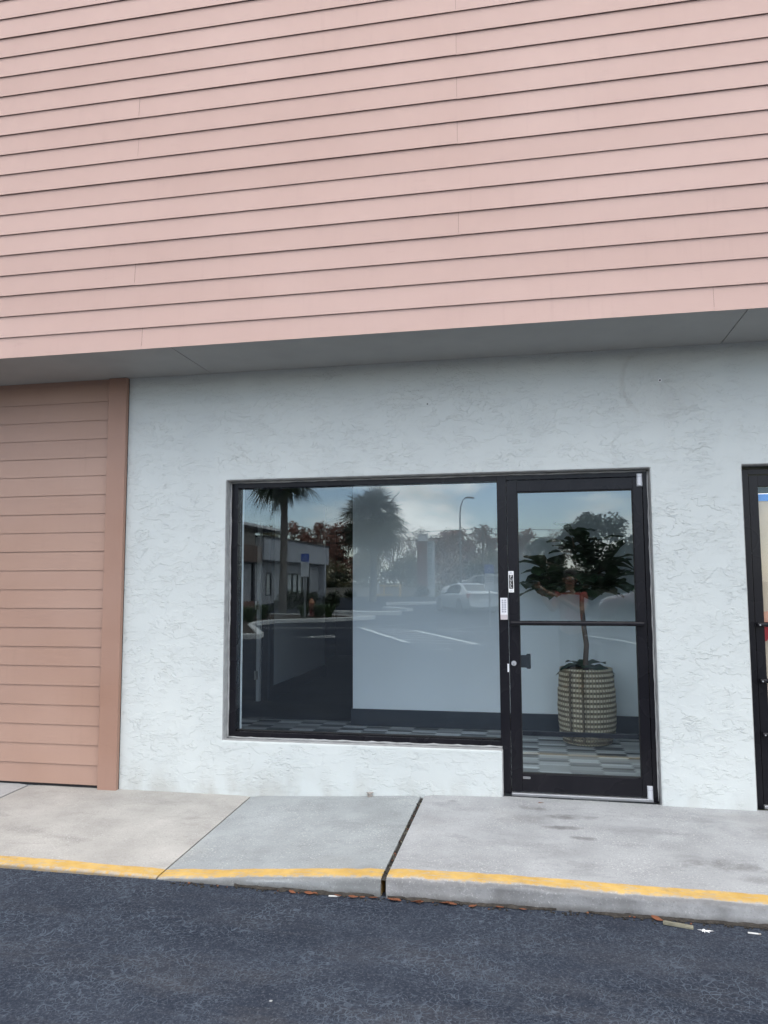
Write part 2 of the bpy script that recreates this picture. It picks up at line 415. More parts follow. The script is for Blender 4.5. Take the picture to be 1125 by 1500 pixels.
M['label_white'] = simple('sign_white', (.82, .82, .82), .5, .03)
M['paper'] = simple('kraft_paper', (.58, .50, .38), .8, .07, 3., bump=.25, bscale=5.)
M['tape'] = simple('blue_masking_tape', (.08, .30, .75), .7, .1)
M['red'] = simple('red_film', (.38, .015, .02), .5)
M['peach'] = simple('peach_card', (.66, .36, .25), .7)
M['brass'] = simple('hinge_metal', (.32, .31, .29), .4, .1, metal=.6)
M['jamb'] = simple('door_edge_paint', (.60, .62, .62), .5, .05)
M['basket'] = m_basket()
M['rope'] = simple('brown_rope', (.17, .13, .085), .9, .35, 60., bump=.8, bscale=90.)
M['figleaf'] = m_leaf('fig_leaf', (.018, .040, .020), (.055, .098, .048), .5)
M['figtrunk'] = m_bark('fig_bark', (.15, .105, .075))
M['dry'] = m_leaf('dry_leaf', (.10, .035, .02), (.24, .09, .04), .8)
M['wood'] = simple('weathered_wood', (.20, .19, .14), .85, .3, 20.)
M['paint_white'] = simple('lot_line_paint', (.70, .70, .68), .7, .2, 6.)
M['kerb'] = simple('pale_kerb_concrete', (.62, .62, .60), .85, .15, 3., bump=.3)
M['mulch'] = simple('planting_bed_mulch', (.045, .032, .022), .95, .4, 12., bump=.8)
M['grass'] = m_grass()
M['pgreen'] = m_leaf('bed_plant_leaf', (.03, .06, .02), (.10, .15, .06))
M['palmleaf'] = m_leaf('palm_leaf', (.016, .030, .014), (.045, .065, .030), .5)
M['palmdry'] = m_leaf('palm_dry_leaf', (.09, .065, .035), (.17, .12, .07), .8)
M['palmbark'] = m_bark('palm_bark', (.17, .15, .13))
M['bark'] = m_bark('tree_bark', (.16, .14, .12))
M['maple'] = m_leaf('red_maple_leaf', (.27, .11, .085), (.45, .27, .21))
M['olive'] = m_leaf('olive_leaf', (.14, .135, .075), (.31, .28, .17))
M['tan'] = m_leaf('tan_bare_twig', (.34, .25, .205), (.50, .39, .33))
M['dkgreen'] = m_leaf('dark_green_leaf', (.012, .022, .010), (.04, .058, .022))
M['oak'] = m_leaf('oak_leaf', (.016, .028, .016), (.045, .065, .035))
M['bwall'] = simple('pale_grey_stucco', (.42, .43, .45), .8, .06, 1.)
M['bfascia'] = simple('light_grey_fascia', (.50, .52, .56), .7, .04, .8)
M['brown'] = m_siding('brown_siding', (.13, .085, .065), (.17, .11, .085))
M['bdark'] = simple('dark_metal_trim', (.02, .022, .028), .5)
M['bglass'] = simple('far_window_glass', (.02, .025, .03), .08, .1)
M['blind'] = simple('white_blind', (.62, .66, .64), .7)
M['blue'] = simple('sign_blue', (.01, .07, .40), .5)
M['tanwall'] = simple('tan_wall', (.36, .33, .30), .85, .1, 1.)
M['steel'] = simple('galvanised_steel', (.42, .43, .44), .5, .08, metal=.4)
M['signpost'] = simple('sign_post_steel', (.20, .21, .21), .6)
M['hyd'] = simple('hydrant_red', (.26, .05, .04), .45)
M['hydo'] = simple('hydrant_orange', (.46, .19, .09), .45)
M['yellow'] = simple('barrier_yellow', (.75, .45, .10), .6)
M['brick'] = m_brick()
M['teal'] = simple('faded_teal', (.06, .16, .15), .6)
M['wire'] = simple('black_cable', (.015, .015, .015), .7)
M['pole'] = m_bark('pole_wood', (.16, .12, .09))
def carpaint(name, c):
    t = NT(name); t.set(Base_Color=(*c, 1), Roughness=.32, Metallic=.35, Coat_Weight=.8, Coat_Roughness=.04)
    f = t.noise(t.obj(), 1.3, 3.); t.set(Base_Color=t.mix(t.rmp(f, .3, .7), tuple(q * .94 for q in c), c)); return t.mat
M['car_silver'] = carpaint('silver_car_paint', (.55, .57, .58))
M['car_grey'] = carpaint('grey_car_paint', (.30, .31, .32))
M['car_white'] = carpaint('white_car_paint', (.78, .78, .78))
M['car_mauve'] = carpaint('mauve_car_paint', (.20, .15, .165))
M['carglass'] = simple('car_glass', (.012, .015, .017), .06, .1)
M['tyre'] = simple('tyre_rubber', (.02, .02, .02), .85)
M['rim'] = simple('alloy_rim', (.55, .55, .56), .3, .05, metal=.8)
M['tail'] = simple('tail_lamp_red', (.35, .01, .012), .15)
M['headl'] = simple('head_lamp_clear', (.7, .72, .74), .1)
M['skin'] = simple('skin', (.36, .20, .14), .55, .08, 20.)
M['shirt'] = simple('coral_red_cloth', (.34, .055, .045), .85, .1, 20., bump=.3)
M['denim'] = simple('dark_denim', (.03, .035, .05), .9, .2, 30.)
M['hair'] = simple('dark_hair', (.02, .014, .01), .6, .3, 60.)
M['phone'] = simple('phone_black', (.015, .015, .017), .25)

# ------------------------------------------------------------------ setting: ground, lot, sidewalk
def gz(y):
    return -.15 + min(1, max(0, (-30 - y) / 12)) * .35

ys = [-1.44, -2.2, -3, -4, -5, -6, -8, -10, -14, -20, -26, -30, -33, -36, -39, -42, -46, -56]
mb = MB()
xs = [-70, -40, -20, -10, -6, -4, -3, -2, -1, 0, 1, 2, 3, 4, 6, 10, 20, 40, 70]
vs = [(x, y, gz(y)) for y in ys for x in xs]
n = len(xs)
mb.add(vs, [(j * n + i, (j + 1) * n + i, (j + 1) * n + i + 1, j * n + i + 1) for j in range(len(ys) - 1) for i in range(n - 1)])
tag(mb.build('parking_lot', M['asphalt']), kind='structure')
mb = MB()
yg = [500, 0, -10, -20, -30, -33, -36, -39, -42, -56, -100, -300, -900]
xg = [-900, -200, -70, 0, 70, 200, 900]
n = len(xg)
mb.add([(x, y, gz(y) - .06) for y in yg for x in xg], [(j * n + i, (j + 1) * n + i, (j + 1) * n + i + 1, j * n + i + 1) for j in range(len(yg) - 1) for i in range(n - 1)])
tag(mb.build('ground', M['grass']), kind='structure')

def zw(x): return interp(x, [-9, -1.8, -1, -.5, 0, 1.6, 8], [-.09, -.088, -.052, -.022, -.012, -.022, -.03])
def zk(x): return interp(x, [-9, -2.74, -1.9, -1.76, -1.52, -1.25, -1.03, -.57, 0, 1.25, 8], [-.125, -.132, -.138, -.137, -.127, -.105, -.088, -.055, -.050, -.062, -.07])
def slab(x0, x1, mat, dz=0.):
    nx = max(3, int((x1 - x0) / .08)); prof = [(-.07, 0)] + [(-.07 - 1.40 * k / 14, 0) for k in range(1, 15)] + [(-1.485, -.003), (-1.494, -.009), (-1.499, -.018), (-1.502, -.03)]
    V = []
    rr = random.Random(int(x0 * 100))
    for i in range(nx + 1):
        x = x0 + (x1 - x0) * i / nx
        for (y, d) in prof:
            t = min(1, max(0, (-y - .09) / 1.41)); z = zw(x) * (1 - t) + zk(x) * t + d + dz
            if i in (0, nx): z -= .006
            V.append((x, y + (rr.uniform(-.004, .004) if y < -1.48 else 0), z))
        V.append((x, -1.506, -.40))
    m = len(prof) + 1
    F = [(i * m + j, i * m + j + 1, (i + 1) * m + j + 1, (i + 1) * m + j) for i in range(nx) for j in range(m - 1)]
    b = MB().add(V, F)
    for (i, rev) in ((0, 0), (nx, 1)):               # end faces of the slab
        idx = [i * m + j for j in range(m)]
        o = len(b.v); b.v.append((V[i * m][0], -.07, -.40)); f = idx + [o]
        b.f.append(f if not rev else f[::-1]); b.m.append(0)
    o = b.build('sidewalk', mat, smooth='angle'); tag(o, kind='structure')
slab(-9, -3.585, M['slab_far'], .004)
slab(-3.575, -1.803, M['slab_warm'], 0)
slab(-1.793, -.568, M['slab_cool'], 0)
slab(-.540, 3.4, M['slab_grey'], .003)
slab(3.41, 8, M['slab_far'], 0)
# dirt packed in the open joint and in the saw cuts
b = MB()
V = []
for i in range(41):
    y = -.08 - 1.41 * i / 40; t = (-y - .09) / 1.41
    z = zw(-.55) * (1 - t) + zk(-.55) * t - .016 + rnd.uniform(-.006, .006)
    V += [(-.575, y, z), (-.554, y, z + rnd.uniform(-.004, .006)), (-.534, y, z + rnd.uniform(-.004, .004))]
b.add(V, [(i * 3 + k, (i + 1) * 3 + k, (i + 1) * 3 + k + 1, i * 3 + k + 1) for i in range(40) for k in (0, 1)])
for xj in (-3.58, -1.798):
    V = []
    for i in range(11):
        y = -.08 - 1.41 * i / 10; t = (-y - .09) / 1.41
        z = zw(xj) * (1 - t) + zk(xj) * t - .014
        V += [(xj - .012, y, z), (xj + .012, y, z)]
    b.add(V, [(i * 2, (i + 1) * 2, (i + 1) * 2 + 1, i * 2 + 1) for i in range(10)])
for k in range(60):                                   # crumbs and scraps caught in the wide joint
    y = -.15 - 1.3 * rnd.random(); t = (-y - .09) / 1.41; z = zw(-.55) * (1 - t) + zk(-.55) * t
    x = -.554 + rnd.uniform(-.013, .013); s = rnd.uniform(.003, .008)
    mm = Matrix.Translation((x, y, z - .010)) @ Euler((rnd.random() * 3, rnd.random() * 3, rnd.random() * 3)).to_matrix().to_4x4()
    b.box(-s, s, -s * .6, s * .6, -s * .3, s * .3, rnd.choice((0, 0, 0, 1, 2)), mm)
tag(b.build('joint_soil', [M['soil'], M['dry'], M['wood']]), label='dark soil and crumbs packed into the open sidewalk joints', cat='soil', kind='stuff')
# grit lying along the kerb foot
b = MB()
for k in range(420):
    x = rnd.uniform(-1.7, 2.4); y = -1.512 - abs(rnd.gauss(0, .022)); s = rnd.uniform(.002, .006)
    mm = Matrix.Translation((x, y, -.148)) @ Euler((0, 0, rnd.random() * 6)).to_matrix().to_4x4()
    b.box(-s, s, -s * .7, s * .7, 0, s, rnd.choice((0,) * 14 + (2,)), mm)
for (xa, xb, wd) in ((-1.35, -.60, .030), (-.53, .30, .022), (.45, 1.9, .028)):       # damp dirt drifted against the kerb
    n_ = int((xb - xa) / .03); V = []
    for i in range(n_ + 1):
        x = xa + (xb - xa) * i / n_; q = wd * min(1, i / 4, (n_ - i) / 4) * rnd.uniform(.35, 1.2)
        V += [(x, -1.498, -.139 + rnd.uniform(-.004, .004)), (x, -1.506 - q * .4, -.141), (x, -1.506 - q, -.1475)]
    b.add(V, [(i * 3 + k, i * 3 + k + 1, (i + 1) * 3 + k + 1, (i + 1) * 3 + k) for i in range(n_) for k in (0, 1)])
tag(b.build('grit', [M['soil'], M['kerb'], M['dry']]), label='fine dark grit gathered along the foot of the kerb', cat='grit', kind='stuff')

# ------------------------------------------------------------------ shop building
shop = empty('shop_building', (0, 0, 0), label='strip mall shop with pale stucco front under deep pink lap siding', cat='building')
YW = -.09
def grid_wall(xs, zs, holes, y0, y1, jit=0.):
    b = MB()
    H = lambda i, j: any(x0 - 1e-6 <= (xs[i] + xs[i + 1]) / 2 <= x1 + 1e-6 and z0 <= (zs[j] + zs[j + 1]) / 2 <= z1 for (x0, x1, z0, z1) in holes)
    nx, nz = len(xs), len(zs); V = []
    for y in (y0, y1):
        for z in zs:
            for x in xs: V.append((x, y, z))
    id_ = lambda k, i, j: k * nx * nz + j * nx + i
    F = []; Mi = []
    for i in range(nx - 1):
        for j in range(nz - 1):
            if H(i, j): continue
            F.append((id_(0, i, j), id_(0, i + 1, j), id_(0, i + 1, j + 1), id_(0, i, j + 1))); Mi.append(0)
            F.append((id_(1, i, j), id_(1, i, j + 1), id_(1, i + 1, j + 1), id_(1, i + 1, j))); Mi.append(1)
            for (di, dj, a, c) in ((-1, 0, (0, 0), (0, 1)), (1, 0, (1, 1), (1, 0)), (0, -1, (1, 0), (0, 0)), (0, 1, (0, 1), (1, 1))):
                ii, jj = i + di, j + dj
                if 0 <= ii < nx - 1 and 0 <= jj < nz - 1 and not H(ii, jj): continue
                F.append((id_(0, i + a[0], j + a[1]), id_(0, i + c[0], j + c[1]), id_(1, i + c[0], j + c[1]), id_(1, i + a[0], j + a[1]))); Mi.append(2)
    b.v = V; b.f = [list(f) for f in F]; b.m = Mi
    return b
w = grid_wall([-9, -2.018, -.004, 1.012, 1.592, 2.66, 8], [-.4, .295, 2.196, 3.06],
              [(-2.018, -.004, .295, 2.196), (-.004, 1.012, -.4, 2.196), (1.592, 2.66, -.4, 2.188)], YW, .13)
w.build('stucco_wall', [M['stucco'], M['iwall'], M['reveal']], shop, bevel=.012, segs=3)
# rough caulk bead where render meets the frame
b = MB()
def bead(p0, p1, r, n=46):
    p0 = Vector(p0); p1 = Vector(p1)
    P = [p0.lerp(p1, k / n) + Vector((rnd.uniform(-1, 1), rnd.uniform(-.5, .5), rnd.uniform(-1, 1))) * .0022 for k in range(n + 1)]
    b.tube(P, [r * rnd.uniform(.7, 1.25) for _ in P], 6)
bead((-2.012, -.012, .30), (-2.012, -.012, 2.19), .008); bead((-2.01, -.012, .302), (-.01, -.012, .302), .008)
bead((-2.01, -.012, 2.188), (1.0, -.012, 2.188), .007); bead((1.006, -.012, -.01), (1.006, -.012, 2.19), .007)
b.build('sealant_bead', M['reveal'], shop, smooth=True)
# capped pipe stub left from a removed fixture
b = MB(); b.tube([(1.095, YW - .014, 2.79), (1.095, YW + .01, 2.79)], .012, 12); b.tube([(1.095, YW - .018, 2.79), (1.095, YW - .010, 2.79)], .006, 8, 1)
b.build('pipe_stub', [M['label_white'], M['dark']], shop)

def lap(b, x0, x1, z0, e, rows, yf, th, joints, jit=.0012):
    for k in range(rows):
        js = [x0] + sorted(q for q in joints(k) if x0 < q < x1) + [x1]
        for i in range(len(js) - 1):
            a, c = js[i] + .0006, js[i + 1] - .0006
            dz = rnd.uniform(-jit, jit); dy = rnd.uniform(-.0008, .0008); dd = rnd.uniform(-.0012, .0012)
            zb = z0 + k * e + dz; zt = zb + e + .02
            yb = yf - th + dy                          # board face, its 5 mm butt edge and the hollow behind the lap
            V = [(a, yb, zb), (c, yb, zb + dd), (c, yf - .002 + dy, zt + dd), (a, yf - .002 + dy, zt),
                 (a, yb + .0024, zb), (c, yb + .0024, zb + dd), (c, yb + .0024, zb + .032), (a, yb + .0024, zb + .032)]
            b.add(V, [(0, 1, 2, 3), (4, 5, 1, 0), (7, 6, 5, 4), (0, 3, 7, 4), (1, 5, 6, 2)])
YF = -.765
def fj(k):
    if k == 0: return [-6.0, -2.36, 1.305, 4.95]
    return ([-6.08, -2.425, 3.9] if k in (3, 9, 11, 17) else [-6.7, 3.1]) if k % 2 else ([-7.5, -.195, 3.46] if k % 4 == 0 or k in (10, 14) else [-5.1, 2.6])
b = MB(); lap(b, -9, 8, 3.018, .1516, 22, YF, .0138, lambda k: fj(k) if k % 2 == 0 or k in (7, 9, 5) else fj(k))
b.build('fascia_siding', M['fascia'], shop)
b = MB(); b.box(-9, 8, YF + .004, 10, 3.07, 6.34); b.build('upper_wall', M['dark'], shop)
b = MB(); b.box(-9.02, 8.02, YF - .03, 10.02, 6.345, 6.42); b.build('roof', M['roof'], shop)
b = MB()
for (x0, x1) in ((-9, -5.8), (-5.794, -2.153), (-2.147, 1.492), (1.498, 5.1), (5.106, 8)):
    b.box(x0, x1, YF - .006, YW + .01, 3.022, 3.045)
b.build('soffit', M['soffit'], shop)
# left siding panel with its corner board
b = MB(); lap(b, -9, -2.986, -.068, .1458, 22, YW - .004, .0105, lambda k: [-6.6] if k % 2 else [-4.9])
for o in [b.build('siding_panel', M['panel'], shop)]:
    t = MB(); t.box(-2.984, -2.832, YW - .042, YW - .003, -.092, 3.02); t.build('corner_board', M['trim'], o, bevel=.003)
    b2 = MB(); b2.box(-9, -2.83, YW - .0035, YW - .001, -.09, 3.02); b2.build('backing_board', M['dark'], o)

# --- window
FR = M['alu']
b = MB()
b.box(-2.004, -1.957, -.006, .085, .307, 2.184)                       # jamb
b.box(-1.957, -.018, -.006, .085, 2.146, 2.184); b.box(-1.957, -.018, -.006, .085, .307, .342)
b.box(-1.957, -.018, .030, .060, .3425, .352, 1)
win = b.build('window', [FR, M['gasket']], shop, bevel=.002)
b = MB(); b.box(-1.956, -.019, .042, .048, .343, 2.1455); b.build('glass', M['glass'], win)
# --- door frame (posts + header) and its fittings
b = MB()
b.box(-.018, .047, -.012, .09, -.005, 2.184); b.box(.972, 1.006, -.012, .09, -.02, 2.184)
b.box(.0475, .9715, -.010, .09, 2.150, 2.184)
dfr = b.build('door_frame', FR, shop, bevel=.002)
# glazing bead line on window side of the post
b = MB(); b.box(-.005, .044, -.036, -.0125, 1.172, 1.322); b.box(-.005, .044, -.0375, -.0355, 1.172, 1.207, 2)
for r in range(6):
    for c in range(2):
        b.box(.005 + c * .018, .017 + c * .018, -.039, -.036, 1.222 + r * .0155, 1.233 + r * .0155, 1)
b.build('keypad', [M['white_p'], M['grey_p'], M['pinkgrey']], dfr, bevel=.002)
b = MB(); b.box(.036, .0465, -.0150, -.0125, .812, .868); b.build('strike_plate', M['white_p'], dfr)
b = MB(); b.box(.05, .97, -.03, .08, -.016, .004); b.build('threshold', M['silver'], dfr, bevel=.003)
# --- door leaf
b = MB()
b.box(.051, .122, -.008, .036, .010, 2.146); b.box(.905, .969, -.008, .036, .010, 2.146)
b.box(.1225, .9045, -.006, .034, 2.066, 2.146); b.box(.1225, .9045, -.006, .034, .010, .128)
for (x0, x1, z0, z1) in ((.122, .128, .128, 2.066), (.899, .905, .128, 2.066)):
    b.box(x0, x1, .0, .03, z0, z1, 1)
b.box(.128, .899, .0, .03, .128, .135, 1); b.box(.128, .899, .0, .03, 2.058, 2.066, 1)
door = b.build('door', [FR, M['gasket']], shop, bevel=.002)
b = MB(); b.box(.127, .900, .012, .018, .132, 2.061); b.build('glass', M['glass_door'], door)
b = MB(); b.tube([(.068, -.045, 1.150), (.945, -.045, 1.150)], .0165, 14)
for x in (.085, .93): b.tube([(x, -.008, 1.150), (x, -.045, 1.150)], .011, 10)
b.build('pull_bar', FR, door, smooth='angle')
b = MB(); b.box(.129, .9, .06, .085, .370, .402); b.box(.1, .128, .036, .085, .364, .408); b.box(.9, .93, .036, .085, .364, .408)
b.build('kick_bar', FR, door, bevel=.004)
b = MB(); b.tube([(.080, -.016, .872), (.080, -.008, .872)], .0175, 20); b.tube([(.080, -.019, .872), (.080, -.0155, .872)], .012, 16); b.box(.0785, .0815, -.0200, -.0185, .864, .873, 1)
b.build('lock_cylinder', [M['silver'], M['dark']], door, smooth='angle')
b = MB(); b.box(.10, .175, .037, .075, .838, .922); b.box(.165, .195, .037, .085, .830, .930); b.build('latch_paddle', M['black'], door, bevel=.006)
def pivot(z0, z1, x0, x1):
    b = MB(); b.tube([((x0 + x1) / 2, -.018, z0), ((x0 + x1) / 2, -.018, z1)], (x1 - x0) / 2, 14)
    b.tube([((x0 + x1) / 2, -.018, z1 - .020), ((x0 + x1) / 2, -.018, z1 - .018)], (x1 - x0) / 2 + .0012, 14, 1)
    b.box(x0, x1, -.016, -.0085, z0 - .004, z1 + .004); b.build('pivot_hinge', [M['silver_p'], M['grey_p']], door, smooth='angle')
pivot(2.085, 2.165, .933, .970); pivot(.004, .082, .934, .970)
def text_mesh(s, size, align='CENTER'):
    c = bpy.data.curves.new('txt', 'FONT'); c.body = s; c.size = size; c.align_x = align; c.align_y = 'CENTER'; c.extrude = .0004
    o = bpy.data.objects.new('txt', c); COL.objects.link(o)
    bpy.context.view_layer.update()
    me = bpy.data.meshes.new_from_object(o.evaluated_get(bpy.context.evaluated_depsgraph_get()))
    vs = [tuple(v.co) for v in me.vertices]; fs = [tuple(p.vertices) for p in me.polygons]
    bpy.data.objects.remove(o); bpy.data.curves.remove(c); bpy.data.meshes.remove(me)
    return vs, fs
b = MB(); b.box(.053, .090, -.0095, -.0083, 1.360, 1.508); b.box(.0575, .0855, -.0105, -.0096, 1.385, 1.482, 1)
b.box(.060, .083, -.0100, -.0096, 1.490, 1.493, 2); b.box(.063, .080, -.0100, -.0096, 1.498, 1.501, 2)
b.box(.060, .083, -.0100, -.0096, 1.366, 1.369, 2); b.box(.063, .080, -.0100, -.0096, 1.374, 1.377, 2)
psign = b
for k, ch in enumerate('PULL'):
    vs, fs = text_mesh(ch, .0275)
    b.add([(.0715 + x * 1.05, -.0108 - z, 1.4695 - k * .0232 + y) for (x, y, z) in vs], fs, 0)
psign.build('pull_sign', [M['label_white'], M['label_black'], M['grey_p']], door)
b = MB(); b.box(.128, .176, -.0075, -.0062, .096, .110); 
for k in range(6): b.box(.131 + k * .0072, .135 + k * .0072, -.0080, -.0075, .099, .107, 1)
b.build('maker_plate', [M['silver'], M['label_black']], door)

# --- the next unit's papered door
b = MB()
b.box(1.600, 1.647, -.012, .09, -.03, 2.176); b.box(2.605, 2.652, -.012, .09, -.03, 2.176); b.box(1.6475, 2.6045, -.010, .09, 2.140, 2.176)
fr2 = b.build('door_frame', FR, shop, bevel=.002)
b = MB(); b.box(1.65, 2.60, -.02, .08, -.026, -.004); b.build('threshold', M['silver'], fr2, bevel=.003)
b = MB()
b.box(1.650, 1.705, -.008, .036, .0, 2.136); b.box(2.545, 2.602, -.008, .036, .0, 2.136)
b.box(1.7055, 2.5445, -.006, .034, 2.058, 2.136); b.box(1.7055, 2.5445, -.006, .034, .022, .22); 
b.box(1.7055, 2.5445, -.006, .034, .0, .014)
d2 = b.build('door', FR, shop, bevel=.002)
b = MB(); b.box(1.7055, 2.5445, -.002, .02, .0142, .0218); b.build('sweep_strip', M['silver_p'], d2)
b = MB(); b.box(1.706, 2.544, .012, .018, .221, 2.057); b.build('glass', M['glass_b'], d2)
for z in (1.15, .79, .45):
    b = MB(); b.tube([(1.652, -.05, z), (2.60, -.05, z)], .0155, 14)
    for x in (1.668, 2.58): b.tube([(x, -.008, z), (x, -.05, z)], .012, 10)
    b.tube([(1.664, -.068, z - .002), (1.664, -.062, z - .002)], .005, 8, 1)
    b.build('security_bar', [FR, M['silver']], d2, smooth='angle')
b = MB(); b.box(1.70, 2.55, .026, .028, 1.72, 2.0); b.box(1.70, 2.55, .029, .031, 1.19, 1.725); b.box(1.70, 2.55, .026, .028, .21, 1.20)
b.build('brown_paper', M['paper'], d2)
b = MB(); b.box(1.70, 2.55, .0205, .0225, 1.965, 2.012); b.build('masking_tape', M['tape'], d2)
b = MB(); b.add([(1.70, .0235, 1.23), (1.80, .0235, 1.24), (1.80, .0235, 1.16), (1.70, .0235, 1.165)], [(0, 1, 2, 3)]); b.build('peach_card', M['peach'], d2)
b = MB(); b.add([(1.70, .0215, 1.16), (1.85, .0215, 1.18), (1.83, .0215, 1.12), (1.76, .0215, 1.09), (1.722, .0215, 1.04), (1.70, .0215, 1.03)], [(0, 5, 4, 3, 2, 1)]); b.build('red_lettering_scrap', M['red'], d2)

# --- interior seen through the glass
FZ = .02
b = MB(); b.box(-3.6, 1.33, .131, 2.31, FZ - .15, FZ); b.build('tile_floor', M['tiles'], shop)
b = MB(); b.box(-3.6, 1.33, 2.315, 9.2, FZ - .15, FZ + .003); b.build('carpet_floor', M['carpet'], shop)
b = MB(); b.box(-1.565, 1.33, 2.10, 2.24, FZ + .001, 2.62); b.build('partition_wall', M['iwall'], shop)
b = MB(); b.box(-1.568, 1.195, 2.085, 2.0995, FZ + .002, .185); b.box(-1.582, -1.5655, 2.085, 2.25, FZ + .002, .185); b.build('baseboard', M['base'], shop, bevel=.003)
b = MB(); b.box(1.20, 1.33, .131, 2.0985, FZ + .001, 2.62); b.build('side_wall', M['iwall'], shop)
b = MB(); b.box(1.186, 1.1995, .14, 2.0845, FZ + .002, .185); b.build('baseboard', M['base'], shop)
b = MB(); b.box(-3.6, -2.93, 3.44, 3.54, FZ + .004, 2.62, 1); b.box(-3.05, -2.93, 3.54, 6.0, FZ + .004, 2.62); b.build('hall_wall', [M['iwall2'], M['black']], shop)
b = MB(); b.box(-2.9295, -2.916, 3.55, 6.0, FZ + .005, .18); b.box(-2.9295, -2.90, 3.42, 3.56, FZ + .005, 2.3); b.build('baseboard', M['base'], shop)
b = MB(); b.box(-3.75, -3.60, .131, 9.3, FZ + .001, 2.62); b.box(-3.6, 1.33, 9.2, 9.3, FZ + .001, 2.62); b.box(-1.565, -1.42, 2.2405, 9.2, FZ + .005, 2.62); b.build('hall_wall', M['black'], shop)  # back hall walls coloured black, the unlit gloom put into the colour
b = MB(); b.box(-3.75, 1.33, .131, 2.40, 2.625, 2.68); b.box(-3.75, 1.33, 2.40, 9.3, 2.625, 2.68, 1); b.build('ceiling', [M['ceil'], M['black']], shop)  # rear part black: darkness of the unlit hall painted on the ceiling
b = MB(); b.box(-3.60, -3.06, 3.385, 3.43, FZ + .01, 2.10); b.box(-3.058, -3.015, 3.38, 3.432, FZ + .004, 2.16, 1)
idr = b.build('interior_door', [M['black'], M['jamb']], shop)
for z in (.33, 1.16, 1.93):
    b = MB(); b.box(-3.075, -3.033, 3.365, 3.3795, z - .05, z + .05); b.tube([(-3.066, 3.362, z - .052), (-3.066, 3.362, z + .052)], .008, 8); b.build('hinge', M['brass'], idr)
b = MB(); b.box(-2.10, -2.012, .1305, .26, .31, 2.18); b.build('window_return', M['iwall'], shop)

# ------------------------------------------------------------------ potted fig
bk = empty('basket', (.665, 1.66, FZ), label='tall round woven straw basket planter inside behind the glass door', cat='basket')
prof = [(.0, .004), (.19, .004)]
N = 15
for k in range(N):
    z0 = .01 + k * .0425
    rr = .222 + .022 * math.sin(PI * min(1, (k + .8) / 15.)) + .002 * math.sin(k * 2.1)
    if k == 0: rr -= .02
    for q in range(4):
        a = PI * (q + .5) / 4; amp = .011
        prof.append((rr + amp * abs(math.sin(a * 2)) , z0 + .0425 * (q + .5) / 4))
prof += [(.228, .650), (.212, .653), (.205, .60), (.0, .59)]
b = MB(); b.lathe(prof, 72); b.build('woven_body', M['basket'], bk, smooth=True)
for ang in (-125, -100):
    a = R(ang); P = []
    for i in range(26):
        z = .04 + .60 * i / 25; rr = .250 + .020 * math.sin(PI * z / .66) + .004 * math.sin(i * 1.6)
        P.append((rr * math.cos(a + .01 * math.sin(i * 1.6)), rr * math.sin(a + .01 * math.sin(i * 1.6)), z))
    b = MB(); b.tube(P, [.011 * (1 + .25 * math.sin(i * 2.2)) for i in range(26)], 7); b.build('strap', M['rope'], bk, smooth=True)

fig = empty('fig_tree', (.665, 1.66, FZ + .59), label='dark fiddle leaf fig on a bare slim stem rooted in the basket', cat='plant')
def fig_leaf(b, base, d, up, L, W):
    d = d.normalized(); s = d.cross(up).normalized(); nrm = s.cross(d).normalized()
    rows = 7; V = []
    droop = rnd.uniform(.12, .5)
    for i in range(rows):
        t = i / (rows - 1)
        wd = W * (math.sin(PI * min(1, t * .92 + .04)) ** .8) * (.55 + .75 * t) * (1 if t < .98 else .25)
        c = base + d * (L * t) - nrm * (droop * L * t * t)
        wv = .012 * math.sin(t * 9 + droop * 20)
        V += [c - s * wd * .5 + nrm * (.10 * wd + wv), c, c + s * wd * .5 + nrm * (.10 * wd - wv)]
    F = []
    for i in range(rows - 1):
        for k in (0, 1): F.append((i * 3 + k, i * 3 + k + 1, (i + 1) * 3 + k + 1, (i + 1) * 3 + k))
    b.add(V, F)
bt = MB(); bl = MB()
stem = [(0, 0, 0), (0, 0, .12), (.012, 0, .26), (-.006, .01, .42), (-.02, 0, .60), (-.015, 0, .70), (-.015, 0, .80)]
bt.tube(stem, [.026, .024, .023, .022, .021, .022, .024], 10)
tips = []
for (dx, dy, dz) in ((-.58, -.10, .06), (-.52, .1, .22), (-.30, -.05, .10), (-.12, -.1, .50), (.10, .05, .42), (.40, -.08, .34), (.50, .05, .14), (.05, -.25, .24), (-.15, -.22, .16), (.2, .25, .25), (-.2, .26, .2), (.18, -.2, .06)):
    p0 = Vector((-.015, 0, .72)); p2 = p0 + Vector((dx * .62, dy * .8, dz)); p1 = (p0 + p2) / 2 + Vector((0, 0, -.03))
    bt.tube([p0, p1, p2], [.016, .011, .007], 7); tips.append((p1, p2))
for (p1, p2) in tips:
    for k in range(16):
        t = rnd.uniform(.1, 1.12); p = p1.lerp(p2, t)
        a = rnd.uniform(0, 2 * PI); d = Vector((math.cos(a), math.sin(a), rnd.uniform(-.35, .75))) + (p2 - p1).normalized() * .5
        fig_leaf(bl, p, d, Vector((0, 0, 1)), rnd.uniform(.20, .32), rnd.uniform(.15, .22))
for k in range(9):
    a = k * .75; d = Vector((math.cos(a), math.sin(a), rnd.uniform(.05, .5)))
    fig_leaf(bl, Vector((.02 * math.cos(a), .02 * math.sin(a), .07)), d, Vector((0, 0, 1)), rnd.uniform(.19, .26), rnd.uniform(.12, .16))
bt.build('stem', M['figtrunk'], fig, smooth=True); bl.build('foliage', M['figleaf'], fig, smooth=True)

